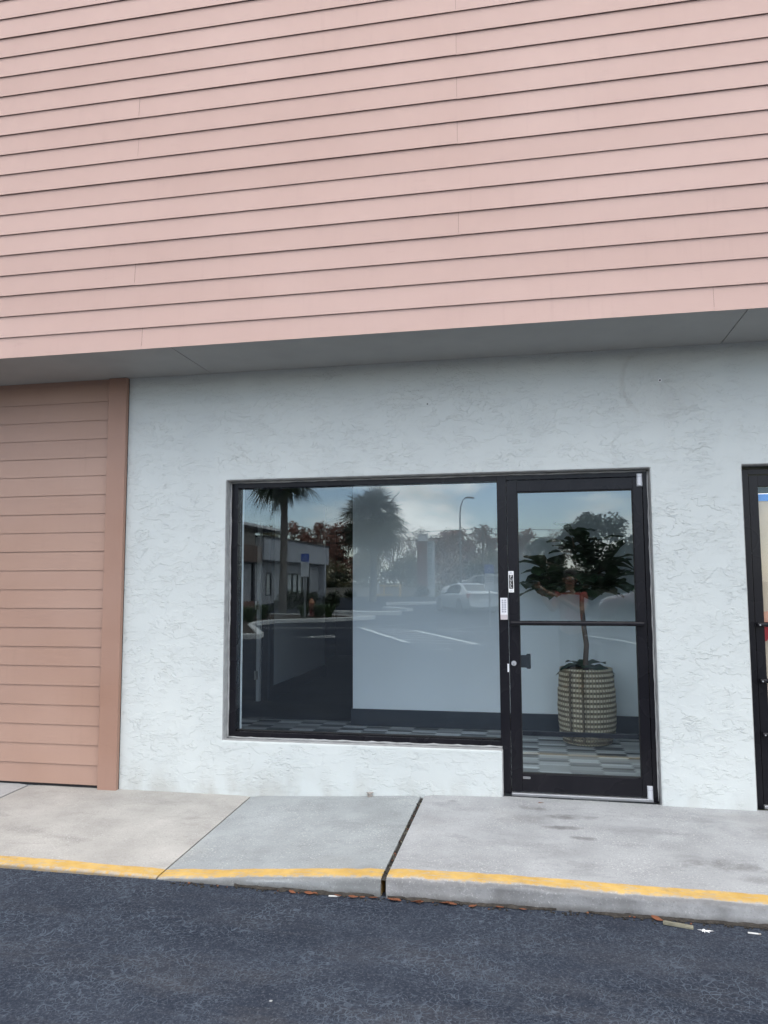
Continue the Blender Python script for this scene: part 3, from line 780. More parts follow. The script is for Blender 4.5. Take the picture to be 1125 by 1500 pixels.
# ------------------------------------------------------------------ litter by the kerb
def dry_leaf(x, y, z, s, rz, tilt):
    b = MB(); V = []
    for i in range(6):
        t = i / 5; wd = .45 * math.sin(PI * min(.97, t + .06)); c = (t - .5) * 2
        V += [(c * s, -wd * s, .35 * s * wd + .15 * s * c * c), (c * s, 0, .1 * s * c * c), (c * s, wd * s, .45 * s * wd + .2 * s * c * c)]
    b.add(V, [(i * 3 + k, (i + 1) * 3 + k, (i + 1) * 3 + k + 1, i * 3 + k + 1) for i in range(5) for k in (0, 1)])
    o = b.build('dry_leaf', M['dry'], smooth=True, loc=(x, y, z)); o.rotation_euler = (tilt, tilt * .6, rz)
    m = o.modifiers.new('thick', 'SOLIDIFY'); m.thickness = .0008
    tag(o, label='small curled reddish brown dead leaf lying on asphalt against the kerb foot', cat='leaf', group='dead leaves along the kerb')
for (x, s) in ((-1.02, .020), (-.93, .026), (-.90, .016), (-.78, .020), (-.70, .024), (-.655, .016), (-.60, .024), (-.50, .030), (-.475, .022), (-.38, .026), (-.36, .02), (-.24, .026), (-.205, .030), (-.10, .022), (.03, .02), (.76, .028), (.14, .018)):
    dry_leaf(x, -1.528 - rnd.random() * .018, -.143, s, rnd.uniform(-.6, .6) + rnd.choice((0, PI)), rnd.uniform(-.3, .3))
b = MB(); b.box(-.065, .065, -.013, .013, 0, .010); b.box(-.060, .03, -.010, .008, .0102, .013)
o = b.build('wood_scrap', M['wood'], loc=(.845, -1.575, -.149), bevel=.002); o.rotation_euler = (0, R(2), R(-9))
tag(o, label='flat weathered scrap of wood on asphalt at the kerb foot', cat='wood scrap')
b = MB(); P = [(0, 0, .0025)]
for k in range(34):
    a = k * 2 * PI / 34; q = .007 + .022 * rnd.random() ** 2.2; P.append((q * math.cos(a) * 1.7, q * math.sin(a), .0004))
b.add(P, [(0, 1 + k, 1 + (k + 1) % 34) for k in range(34)])
tag(b.build('bird_dropping', M['label_white'], loc=(.955, -1.60, -.1495)), label='white splatter of bird dropping on asphalt right of the wood scrap', cat='dropping')
for (x, y, rz, lb) in ((1.165, -1.60, -.12, 'pale cigarette butt on the asphalt right of the white splatter'), (-.80, -1.545, .1, 'pale cigarette butt on the asphalt among dead leaves at the kerb')):
    b = MB(); b.tube([(-.026, 0, .004), (.018, 0, .004)], .0038, 8); b.tube([(.018, 0, .004), (.028, 0, .004)], .0039, 8, 1)
    o = b.build('cigarette_butt', [M['kerb'], M['tanwall']], loc=(x, y, -.149)); o.rotation_euler = (0, 0, rz)
    tag(o, label=lb, cat='cigarette butt')
b = MB()
for k in range(7): b.box(-.012 + rnd.uniform(-.012, .012), .012 + rnd.uniform(-.01, .012), -.010, .010, k * .004, k * .004 + .006, 0, Euler((rnd.uniform(-.3, .3), rnd.uniform(-.3, .3), rnd.random() * 3)).to_matrix().to_4x4())
tag(b.build('stone_chip', M['tanwall'], loc=(-.92, -.105, -.048)), label='small tan stone chip on sidewalk against the stucco wall', cat='stone')
dl = MB(); V = [(-.022, 0, 0), (-.005, -.010, .004), (.02, -.003, .006), (.012, .01, .002), (-.008, .009, .003)]; dl.add(V, [(0, 1, 2, 3, 4)])
o = dl.build('red_leaf', M['dry'], loc=(.24, -.175, -.014)); tag(o, label='single red leaf lying on the sidewalk before the door sill', cat='leaf')
o.modifiers.new('thick', 'SOLIDIFY').thickness = .0008

# ------------------------------------------------------------------ photographer (reflected in the door)
def skin_obj(name, nodes, edges, mat, parent, root=0, sub=2):
    me = bpy.data.meshes.new(name); me.from_pydata([q[0] for q in nodes], edges, [])
    o = bpy.data.objects.new(name, me); COL.objects.link(o); o.parent = parent
    o.modifiers.new('skin', 'SKIN').use_smooth_shade = True
    if not me.skin_vertices:
        bm = bmesh.new(); bm.from_mesh(me); bm.verts.layers.skin.verify(); bm.to_mesh(me); bm.free()
    for i, q in enumerate(nodes):
        r = q[1]; me.skin_vertices[0].data[i].radius = (r, r) if not isinstance(r, tuple) else r
        me.skin_vertices[0].data[i].use_root = (i == root)
    s = o.modifiers.new('sub', 'SUBSURF'); s.levels = sub; s.render_levels = sub
    me.materials.append(mat)
    return o
pers = empty('person', (.74, -5.86, -.15), label='person in coral red top and dark trousers holding up a phone', cat='person')
# local frame: +y faces the shop; phone at about (-.50, .39, 1.55)
PH = Vector((-.475, .375, 1.525))
nodes = [((0, 0, .93), (.155, .12)), ((0, 0, 1.08), (.14, .105)), ((0, .0, 1.26), (.165, .115)), ((0, -.01, 1.40), (.10, .085)),
         ((0, .0, 1.47), .055), ((0, .02, 1.53), .06), ((0, .025, 1.60), (.078, .095)), ((0, .015, 1.68), (.07, .085)),
         ((-.17, -.01, 1.37), .06), ((-.25, .10, 1.17), .047), ((-.40, .28, 1.38), .036), ((-.445, .325, 1.455), .028),
         ((.17, -.01, 1.37), .06), ((.16, .17, 1.15), .047), ((-.14, .33, 1.33), .036), ((-.375, .36, 1.46), .028),
         ((-.09, 0, .86), .085), ((-.10, .02, .47), .060), ((-.10, -.01, .09), .042), ((-.11, .12, .04), .038),
         ((.09, 0, .86), .085), ((.11, .01, .47), .060), ((.12, -.03, .09), .042), ((.14, .10, .04), .038)]
edges = [(0, 1), (1, 2), (2, 3), (3, 4), (4, 5), (5, 6), (6, 7), (2, 8), (8, 9), (9, 10), (10, 11), (2, 12), (12, 13), (13, 14), (14, 15),
         (0, 16), (16, 17), (17, 18), (18, 19), (0, 20), (20, 21), (21, 22), (22, 23)]
def hand(nodes, edges, wrist, palm_dir, spread, curl, k):
    """palm, four unequal bent fingers and a thumb continuing from the wrist node"""
    w = Vector(nodes[wrist][0]); d = palm_dir.normalized(); s = spread.normalized(); c = curl.normalized()
    nodes.append((tuple(w + d * .055), .026)); pm = len(nodes) - 1; edges.append((wrist, pm))
    for j, L in enumerate((.034, .040, .037, .028)):
        p = w + d * .085 + s * ((j - 1.5) * .020)
        q = p + d * L * .7 + c * L * .4; r_ = q + d * L * .15 + c * L * .7; e = r_ - d * L * .35 + c * L * .35
        a = len(nodes)
        nodes += [(tuple(p), .0095), (tuple(q), .0088), (tuple(r_), .0078), (tuple(e), .0065)]
        edges += [(pm, a), (a, a + 1), (a + 1, a + 2), (a + 2, a + 3)]
    p = w + d * .035 + s * -.034; q = p + d * .03 - s * .014 + c * .018; e = q + d * .022 + c * .018
    a = len(nodes); nodes += [(tuple(p), .011), (tuple(q), .0095), (tuple(e), .008)]; edges += [(pm, a), (a, a + 1), (a + 1, a + 2)]
hand(nodes, edges, 11, Vector((-.2, .45, .75)), Vector((.1, .5, -.5)), Vector((.8, .5, .1)), 1)
hand(nodes, edges, 15, Vector((-.65, .2, .55)), Vector((.2, .5, -.6)), Vector((-.6, .5, -.3)), -1)
body = skin_obj('body', nodes, edges, M['skin'], pers)
sh = [((0, 0, .88), (.165, .13)), ((0, 0, 1.08), (.155, .12)), ((0, .0, 1.26), (.18, .128)), ((0, -.01, 1.40), (.11, .092)),
      ((-.17, -.01, 1.37), .075), ((-.22, .06, 1.25), .066), ((.17, -.01, 1.37), .075), ((.165, .09, 1.25), .066)]
skin_obj('shirt', sh, [(0, 1), (1, 2), (2, 3), (2, 4), (4, 5), (2, 6), (6, 7)], M['shirt'], pers)
pa = [((0, 0, .95), (.165, .125)), ((-.09, 0, .84), .10), ((-.10, .02, .47), .076), ((-.10, -.01, .10), .06), ((.09, 0, .84), .10), ((.11, .01, .47), .076), ((.12, -.03, .10), .06)]
skin_obj('trousers', pa, [(0, 1), (1, 2), (2, 3), (0, 4), (4, 5), (5, 6)], M['denim'], pers)
for sx, sy in ((-.105, .05), (.13, .03)):
    b = MB(); b.lathe([(0, 0), (.045, 0), (.05, .03), (.046, .07), (.03, .09), (0, .092)], 16)
    o = b.build('shoe', M['black'], pers, smooth=True, loc=(sx, sy, .0)); o.scale = (1, 2.6, 1)
b = MB()
for j in range(9):
    for k in range(16): pass
b.lathe([(.0, .13), (.045, .122), (.078, .09), (.092, .04), (.090, -.02), (.08, -.08), (.05, -.10), (0, -.10)], 20)
o = b.build('hair', M['hair'], pers, smooth=True, loc=(0, -.012, 1.655)); o.scale = (1, 1.12, .82)
for sx in (-.032, .032):
    b = MB(); b.lathe([(0, .012), (.006, .010), (.011, 0), (.006, -.010), (0, -.012)], 10, c=(sx, .105, 1.625)); b.build('eye', M['label_white'], pers, smooth=True)
b = MB(); b.tube([(0, .105, 1.632), (0, .126, 1.592), (0, .118, 1.580)], [.007, .014, .009], 8); b.build('nose', M['skin'], pers, smooth=True)
b = MB(); b.tube([(-.024, .106, 1.552), (0, .115, 1.553), (.024, .106, 1.552)], [.004, .007, .004], 6); b.build('mouth', M['peach'], pers, smooth=True)
for sx in (-1, 1):
    b = MB(); b.tube([(sx * .083, .02, 1.63), (sx * .092, .01, 1.61), (sx * .083, .02, 1.575)], [.010, .014, .008], 8); b.build('ear', M['skin'], pers, smooth=True)
ph = MB(); ph.box(-.037, .037, -.004, .004, -.074, .074); 
for q in ((-.022, .055), (-.022, .033)): ph.tube([(q[0], .004, q[1]), (q[0], .007, q[1])], .009, 14, 1)
o = ph.build('phone', [M['phone'], M['silver']], bevel=.004, loc=(.2236 + .024, -5.475, 1.435 - .055)); o.rotation_euler = (0, 0, R(11))
tag(o, label='black phone held upright in both hands of the person', cat='phone')

# ------------------------------------------------------------------ the lot behind the camera, as the glass reflects it
def stripe(b, p, q, w_=.10, lift=.004):
    p = Vector((p[0], p[1], 0)); q = Vector((q[0], q[1], 0)); d = (q - p).normalized(); s = Vector((-d.y, d.x, 0)) * w_ / 2
    L = (q - p).length; n = max(1, int(L / 2)); V = []
    for i in range(n + 1):
        c = p.lerp(q, i / n)
        for sg in (-1, 1):
            v = c + s * sg; V.append((v.x, v.y, gz(v.y) + lift))
    b.add(V, [(i * 2, i * 2 + 2, i * 2 + 3, i * 2 + 1) for i in range(n)])
b = MB()
A_, B_, C_, D_ = (-5.64, -20.53), (-3.08, -14.54), (-1.19, -14.15), (-3.69, -19.66)
stripe(b, A_, B_, .16); stripe(b, D_, C_, .16)
for k in range(7):
    t = k / 6; lp = lambda p, q: (p[0] * (1 - t) + q[0] * t, p[1] * (1 - t) + q[1] * t)
    stripe(b, lp(A_, B_), lp(D_, C_), .11, .0045 + k * 1e-4)
for p, q in (((-9.45, -20.06), (-5.97, -20.49)), ((-5.97, -20.55), (-3.22, -24.95)), ((-2.93, -19.75), (-1.23, -22.35)), ((-2.85, -19.07), (-1.0, -18.98)),
             ((1.51, -21.08), (2.59, -22.4)), ((1.38, -18.35), (2.35, -16.53)), ((2.35, -16.50), (2.80, -14.9)), ((-.5, -19.07), (.4, -19.14)),
             ((-5.2, -33.2), (-3.9, -35.5)), ((-5.6, -30.9), (-4.2, -31.4))):
    stripe(b, p, q, .10, .005)
tag(b.build('lot_markings', M['paint_white']), kind='structure')
def isa(b, c, s, f):
    """wheelchair emblem drawn as short flat strokes; f maps plane coords to space"""
    segs = [((-.15, .55), (-.1, .1)), ((-.1, .1), (.3, .1)), ((.3, .1), (.5, -.45)), ((.5, -.45), (.7, -.4)), ((-.13, .3), (.25, .3))]
    for k in range(10):
        a0 = R(100 + k * 24); a1 = R(100 + (k + 1) * 24); segs.append(((-.05 + .45 * math.cos(a0), -.2 + .45 * math.sin(a0)), (-.05 + .45 * math.cos(a1), -.2 + .45 * math.sin(a1))))
    for (p, q) in segs:
        d = Vector((q[0] - p[0], q[1] - p[1], 0)); d.normalize(); n_ = Vector((-d.y, d.x, 0)) * .06
        b.add([f(c, s, p[0] - n_.x, p[1] - n_.y), f(c, s, q[0] - n_.x, q[1] - n_.y), f(c, s, q[0] + n_.x, q[1] + n_.y), f(c, s, p[0] + n_.x, p[1] + n_.y)], [(0, 1, 2, 3)], 1)
    b.add([f(c, s, -.15 + .11 * math.cos(k * .785), .72 + .11 * math.sin(k * .785)) for k in range(8)], [tuple(range(8))], 1)
b = MB(); isa(b, (-5.85, -16.3), .75, lambda c, s, x, y: (c[0] - x * s, c[1] - y * s, -.15 + .006)); isa(b, (-1.9, -12.55), .45, lambda c, s, x, y: (c[0] - x * s, c[1] - y * s, -.15 + .006))
tag(b.build('painted_emblem', [M['paint_white'], M['paint_white']]), kind='structure')

def kerb(path, w_, h, name, closed=False):
    b = MB(); P = [Vector((x, y, 0)) for x, y in path]; V = []
    for i, p in enumerate(P):
        d = (P[min(i + 1, len(P) - 1)] - P[max(i - 1, 0)]).normalized(); s = Vector((-d.y, d.x, 0)) * w_ / 2
        z = gz(p.y)
        for (o_, hh) in ((-1, -.05), (-1, h - .02), (-.8, h), (.8, h), (1, h - .02), (1, -.05)):
            V.append((p.x + s.x * o_, p.y + s.y * o_, z + hh))
    m = 6; n_ = len(P)
    b.add(V, [(i * m + k, (i + 1) * m + k, (i + 1) * m + k + 1, i * m + k + 1) for i in range(n_ - 1) for k in range(m - 1)] + [tuple(range(m)), tuple(range((n_ - 1) * m, n_ * m))[::-1]])
    return b.build(name, M['kerb'])
tag(kerb([(-13.5, -14.9), (-8.06, -15.05), (-7.45, -15.2), (-7.6, -15.8), (-9.52, -20.04), (-9.9, -21.6), (-9.77, -23.12), (-8.19, -24.35), (-6.75, -26.3), (-6.57, -26.9), (-7.0, -27.3), (-9.5, -28.2), (-13.5, -29.0)], .20, .15, 'island_kerb'), kind='structure')
b = MB(); bed = [(-13.5, -15.0), (-7.55, -15.3), (-9.62, -20.04), (-10.0, -21.6), (-9.85, -23.2), (-8.25, -24.5), (-6.8, -26.8), (-9.5, -28.1), (-13.5, -28.9)]
b.add([(x, y, -.04) for x, y in bed], [tuple(range(len(bed)))[::-1]]); tag(b.build('planting_bed', M['mulch']), kind='structure')
tag(kerb([(-10.4, -31.3), (-6.03, -30.6)], .45, .17, 'kerb_bar'), label='long white concrete kerb bar in the reflected lot beside the dark bush', cat='kerb', group='white kerb bars in the lot')
tag(kerb([(-7.5, -34.6), (-5.95, -33.1)], .40, .17, 'kerb_bar'), label='short white concrete kerb bar behind the end of the long one', cat='kerb', group='white kerb bars in the lot')
tag(kerb([(-8.2, -38.4), (-4.7, -39.6)], .35, .17, 'kerb_bar'), label='far white concrete kerb bar leading to the front of the silver sedan', cat='kerb', group='white kerb bars in the lot')

# tufts in the bed
def tuft(seed, n_, h, wd):
    r_ = random.Random(seed); b = MB()
    for k in range(n_):
        a = r_.random() * 2 * PI; q = r_.uniform(0, .12); L = h * r_.uniform(.6, 1.1); lean = r_.uniform(.25, 1.0)
        d = Vector((math.cos(a), math.sin(a), 0)); s = Vector((-d.y, d.x, 0)) * wd
        p0 = d * q; p1 = p0 + d * lean * L * .4 + Vector((0, 0, L * .65)); p2 = p1 + d * lean * L * .6 + Vector((0, 0, L * .12 * (1 - lean)))
        b.add([p0 - s, p0 + s, p1 + s, p1 - s, p2], [(0, 1, 2, 3), (3, 2, 4)])
    return b
spots = [(-10.6, -24.2, 'pale'), (-11.0, -23.2, 'd'), (-9.3, -25.7, 'd'), (-8.9, -26.4, 'd'), (-10.3, -22.0, 'd'), (-12.2, -25.6, 'd'), (-9.0, -27.2, 'd'), (-12.4, -22.0, 'd'), (-11.7, -27.0, 'd'), (-10.7, -20.0, 'd'), (-8.3, -26.0, 'd'), (-10.9, -18.2, 'd')]
for i, (x, y, k_) in enumerate(spots):
    o = tuft(i + 3, 90, .75, .022).build('grass_tuft', M['pgreen'], loc=(x, y, -.05)); o.scale = (1, 1, 1) if k_ == 'd' else (1.25, 1.25, 1.1)
    tag(o, label='arching green tuft plant in the kerbed bed of the reflected lot', cat='plant', group='tuft plants in the planting bed')

def leaf_crown(seed, n_, clumps, size, flat=.8):
    r_ = random.Random(seed); b = MB()
    for k in range(n_):
        c, rad = clumps[r_.randrange(len(clumps))]
        v = Vector((r_.gauss(0, 1), r_.gauss(0, 1), r_.gauss(0, 1))).normalized() * rad * (r_.random() ** .45)
        p = Vector(c) + Vector((v.x, v.y, v.z * flat)); s = size * r_.uniform(.5, 1.2)
        e = Euler((r_.uniform(-1, 1), r_.uniform(-1, 1), r_.random() * 6.3)).to_matrix()
        b.add([p + e @ Vector(q) * s for q in ((-.6, 0, 0), (0, -.35, .08), (.6, 0, 0), (0, .35, .08))], [(0, 1, 2, 3)])
    return b
def tree(name, loc, h, wd, mat, seed, label, n_=2600, size=.34, base=.25, group=None, twig=False, rz=0.):
    r_ = random.Random(seed); root = empty(name, loc, rz, label=label, cat='tree', group=group)
    cl = []
    for k in range(26):
        t = base + (1 - base) * (k + r_.random()) / 26; rr = wd / 2 * (1 - max(0, (t - .45) / .55) ** 2.2) ** .5; a = r_.random() * 6.3
        q = rr * math.sqrt(r_.random()) * .95; cl.append(((q * math.cos(a), q * math.sin(a), h * t * .94), r_.uniform(.14, .22) * wd))
    leaf_crown(seed, n_, cl, size, .85).build('crown', mat, root)
    b = MB(); b.tube([(0, 0, -.2), (.05, 0, h * .2), (-.05, .05, h * .5), (0, 0, h * .85)], [.016 * h, .013 * h, .009 * h, .003 * h], 7)
    for (c, rad) in cl:
        e = Vector(c); z0 = min(h * r_.uniform(.1, .5), e.z * .75); m_ = e * .55 + Vector((0, 0, z0 * .35))
        b.tube([(0, 0, z0), m_, e], [.007 * h, .004 * h, .0015 * h], 5)
        if twig:
            for j in range(10):
                e2 = e + Vector((r_.gauss(0, .45), r_.gauss(0, .45), r_.uniform(.2, 1.1))) * wd * .16
                b.tube([m_.lerp(e, r_.random()), e2], [.020, .008], 4)
    b.build('trunk', M['bark'], root); return root

GZ = .14
kinds = {'maple': ('rusty pink red maple', M['maple']), 'olive': ('olive brown tree', M['olive']), 'tan': ('nearly bare tan tree', M['tan'])}
row = [(-29.5, -88, 9.0, 'maple', 'beyond the grey flat roofed building'), (-25.3, -86, 8.7, 'maple', 'right beside the end of the grey flat roofed building'), (-22.4, -85, 8.6, 'maple', 'just left of the shaggy palm crown'), (-19.2, -87, 8.2, 'olive', 'straight behind the shaggy palm'),
       (-16.2, -85, 8.0, 'tan', 'showing right of the shaggy palm'), (-13.4, -86, 7.6, 'tan', 'left of the brick sign tower'), (-10.6, -87, 7.5, 'maple', 'behind the brick sign tower'), (-8.2, -84, 7.3, 'maple', 'right of the brick sign tower'),
       (-5.6, -86, 7.8, 'maple', 'behind the tall street lamp'), (-3.0, -84, 7.9, 'tan', 'right of the tall street lamp by the wooden pole'), (-.6, -86, 7.4, 'maple', 'seen at the left edge of the door glass'), (2.6, -85, 7.0, 'tan', 'left of the round oak'), (14.0, -86, 6.6, 'olive', 'far right beyond the oaks'), (-33.5, -90, 8.6, 'olive', 'far left beyond the grey building')]
for i, (x, y, h, k_, wh) in enumerate(row):
    kind, mt = kinds[k_]
    tree('tree', (x, y, GZ), h, 5.6, mt, 20 + i, kind + ' ' + wh, n_={'maple': 2600, 'olive': 3200, 'tan': 1100}[k_], size=.36 if k_ != 'tan' else .26, base=.22, group='trees in the reflected tree line', twig=True)
for i, (x, h, k_, wh) in enumerate([(-26.5, 4.2, 'dkgreen', 'low dark evergreen under the red maples left of the palm'), (-22.5, 3.9, 'olive', 'low olive shrubby tree under the maples behind the palm trunk'), (-18.0, 4.4, 'olive', 'low olive shrubby tree right of the palm trunk'), (-13.2, 4.0, 'olive', 'low olive shrubby tree behind the yellow rail'), (-8.6, 4.2, 'tan', 'low brown shrubby tree at the brick tower base'), (-4.2, 4.4, 'olive', 'low olive shrubby tree above the grey wagon'), (.4, 4.2, 'tan', 'low brown shrubby tree at the door post'), (-30.5, 4.4, 'dkgreen', 'low dark evergreen hidden beside the grey building')]):
    tree('tree', (x, -78, GZ), h, 5.4, M[k_], 70 + i, wh, n_=2600, size=.30, base=.08, group='shrubby trees before the tree line')
tree('oak_tree', (5.6, -60, GZ), 6.7, 6.6, M['oak'], 51, 'round dark oak seen at the middle of the door glass', n_=10000, size=.30, base=.05)
tree('oak_tree', (10.2, -61, GZ), 5.7, 6.4, M['oak'], 52, 'lower dark oak right of the round one in the door glass', n_=9000, size=.30, base=.05)
tree('oak_tree', (1.2, -66, GZ), 5.1, 5.0, M['oak'], 53, 'small dark oak left of the round one in the door glass', n_=6000, size=.28, base=.05)
b_ = leaf_crown(5, 5200, [((rnd.uniform(-1.9, 1.9), rnd.uniform(-.7, .7), rnd.uniform(.15, .75)), rnd.uniform(.35, .55)) for _ in range(16)], .13)
tag(b_.build('bush', M['dkgreen'], loc=(-11.6, -35.2, gz(-35.2))), label='wide dark rounded bush behind the long white kerb bar', cat='bush')
b_ = leaf_crown(6, 1800, [((rnd.uniform(-.7, .7), rnd.uniform(-.4, .4), rnd.uniform(.15, .9)), rnd.uniform(.3, .45)) for _ in range(8)], .13)
tag(b_.build('bush', M['dkgreen'], loc=(-9.0, -59.5, .14)), label='small dark bush at the foot of the brick sign tower', cat='bush')
for i, (x, wd, lb) in enumerate(((-2.6, 3.2, 'dark hedge shrub left of the small oak under the tree line'), (3.2, 3.0, 'dark hedge shrub between the small oak and the round oak'), (7.9, 3.2, 'dark hedge shrub between the round oak and the lower oak'), (13.2, 3.4, 'dark hedge shrub right of the lower oak'))):
    q_ = random.Random(90 + i)
    b_ = leaf_crown(90 + i, 4200, [((q_.uniform(-wd, wd), q_.uniform(-.5, .5), q_.uniform(.2, 2.5)), q_.uniform(.6, .9)) for _ in range(26)], .24)
    tag(b_.build('bush', M['dkgreen'], loc=(x, -69.0, .14)), label=lb, cat='bush')
b_ = leaf_crown(8, 5000, [((rnd.uniform(-2.2, 2.2), rnd.uniform(-.6, .6), rnd.uniform(.3, 2.0)), rnd.uniform(.5, .7)) for _ in range(18)], .17)
tag(b_.build('bush', M['dkgreen'], loc=(-19.6, -66.5, .14)), label='tall black green bush just beyond the end of grey building', cat='bush')

# sabal palms
def palm(loc, h_tr, r_tr, crown_r, seed, label, nfr, droop, skirt):
    r_ = random.Random(seed); root = empty('palm_tree', loc, label=label, cat='palm', group='palms in the reflected lot')
    b = MB(); P = []; Rr = []
    for i in range(15):
        t = i / 14; P.append((.05 * math.sin(t * 3), .03 * math.sin(t * 4 + 1), -.2 + (h_tr + .2) * t)); Rr.append(r_tr * (1.15 - .2 * t + .04 * math.sin(i * 2.3)))
    b.tube(P, Rr, 12); b.build('trunk', M['palmbark'], root, smooth=True)
    def frond(b, a, el, L, wide, seg, sag):
        d0 = Vector((math.cos(a) * math.cos(el), math.sin(a) * math.cos(el), math.sin(el)))
        o = Vector((0, 0, h_tr)); pet = L * .45; hub = o + d0 * pet + Vector((0, 0, -sag * .15))
        side = d0.cross(Vector((0, 0, 1))); side = side.normalized() if side.length > .05 else Vector((1, 0, 0)); up = side.cross(d0).normalized()
        ro = r_.uniform(-.9, .9); side, up = side * math.cos(ro) + up * math.sin(ro), up * math.cos(ro) - side * math.sin(ro)
        sd = side * .018; b.add([o - sd, o + sd, hub + sd, hub - sd], [(0, 1, 2, 3)])
        for k in range(seg):
            f = (k + .5) / seg * 2 - 1; fa = f * wide
            dl_ = (d0 * math.cos(fa) + side * math.sin(fa) + up * .12 * (1 - f * f)).normalized(); LL = L * .62 * (1 - .25 * abs(f)) * r_.uniform(.85, 1.1)
            w2 = dl_.cross(up); w2 = w2.normalized() * .032
            m_ = hub + dl_ * LL * .55 + Vector((0, 0, -sag * .12)); e = hub + dl_ * LL * .95 + Vector((0, 0, -sag * r_.uniform(.35, .8)))
            b.add([hub, m_ - w2, e, m_ + w2], [(0, 1, 2, 3)])
    b = MB()
    for k in range(nfr):
        u = (k + .5) / nfr; el = math.asin(max(-1, min(1, .98 - (1 - math.sin(R(-droop))) * u))); frond(b, k * 2.399 + r_.uniform(-.2, .2), el, crown_r * r_.uniform(.72, 1.25), R(68), 17, .25 + .9 * u)
    for k in range(int(nfr * .7)): frond(b, r_.random() * 6.3, math.asin(r_.uniform(-.75, .95)), crown_r * r_.uniform(.4, .68), R(80), 18, .25)
    b.build('crown', M['palmleaf'], root)
    if skirt:
        b = MB()
        for k in range(skirt): frond(b, r_.random() * 6.3, R(-r_.uniform(35, 80)), crown_r * r_.uniform(.6, .9), R(60), 14, .6)
        b.build('dead_fronds', M['palmdry'], root)
    return root
palm((-11.75, -30.2, gz(-30.2)), 6.8, .17, 1.9, 4, 'slim palm with high crown standing before the grey flat roofed building', 64, 34, 6)
palm((-9.75, -42.0, gz(-42)), 5.3, .20, 2.35, 9, 'shaggy full crowned palm left of the brick sign tower', 84, 58, 30)

# hydrant
hy = empty('fire_hydrant', (-9.34, -27.0, -.05), label='red fire hydrant with an orange bonnet on the kerbed bed', cat='hydrant')
b = MB(); b.lathe([(0, 0), (.15, 0), (.15, .04), (.10, .05), (.105, .5), (.13, .52), (.13, .56), (.10, .57)], 18); b.build('barrel', M['hyd'], hy, smooth='angle')
b = MB(); b.lathe([(.12, .572), (.125, .60), (.10, .68), (.05, .74), (.03, .75), (.03, .80), (0, .81)], 18); b.build('bonnet', M['hydo'], hy, smooth='angle')
for s in (-1, 1):
    b = MB(); b.tube([(s * .09, 0, .42), (s * .18, 0, .42)], .05, 12); b.build('nozzle', M['hyd'], hy)
b = MB(); b.tube([(0, .09, .36), (0, .18, .36)], .07, 12); b.build('nozzle', M['hyd'], hy)

# disabled parking signs
def psign(loc, hz, label):
    r0 = empty('parking_sign', loc, label=label, cat='sign', group='blue parking signs in the lot')
    b = MB(); b.box(-.03, .03, -.015, .015, -.1, hz + .02); b.build('post', M['signpost'], r0)
    b = MB(); b.box(-.17, .17, .016, .020, hz - .32, hz); isa(b, (0, hz - .17), .14, lambda c, s, x, y: (c[0] - x * s, .0215, c[1] + y * s)); b.build('blue_plate', [M['blue'], M['label_white']], r0)
    b = MB(); b.box(-.17, .17, .016, .020, hz - .70, hz - .33)
    for k in range(4): b.box(-.12, .12, .0202, .022, hz - .40 - k * .075, hz - .375 - k * .075, 1)
    b.build('white_plate', [M['silver_p'], M['signpost']], r0)
    b = MB(); b.box(-.17, .17, .016, .020, hz - .93, hz - .71); b.build('fine_plate', M['silver_p'], r0)
psign((-8.92, -24.6, -.15), 2.75, 'blue and white parking sign on a post behind the planting bed kerb')
psign((-1.33, -22.3, -.15), 2.2, 'blue and white parking sign on a post before the silver sedan')

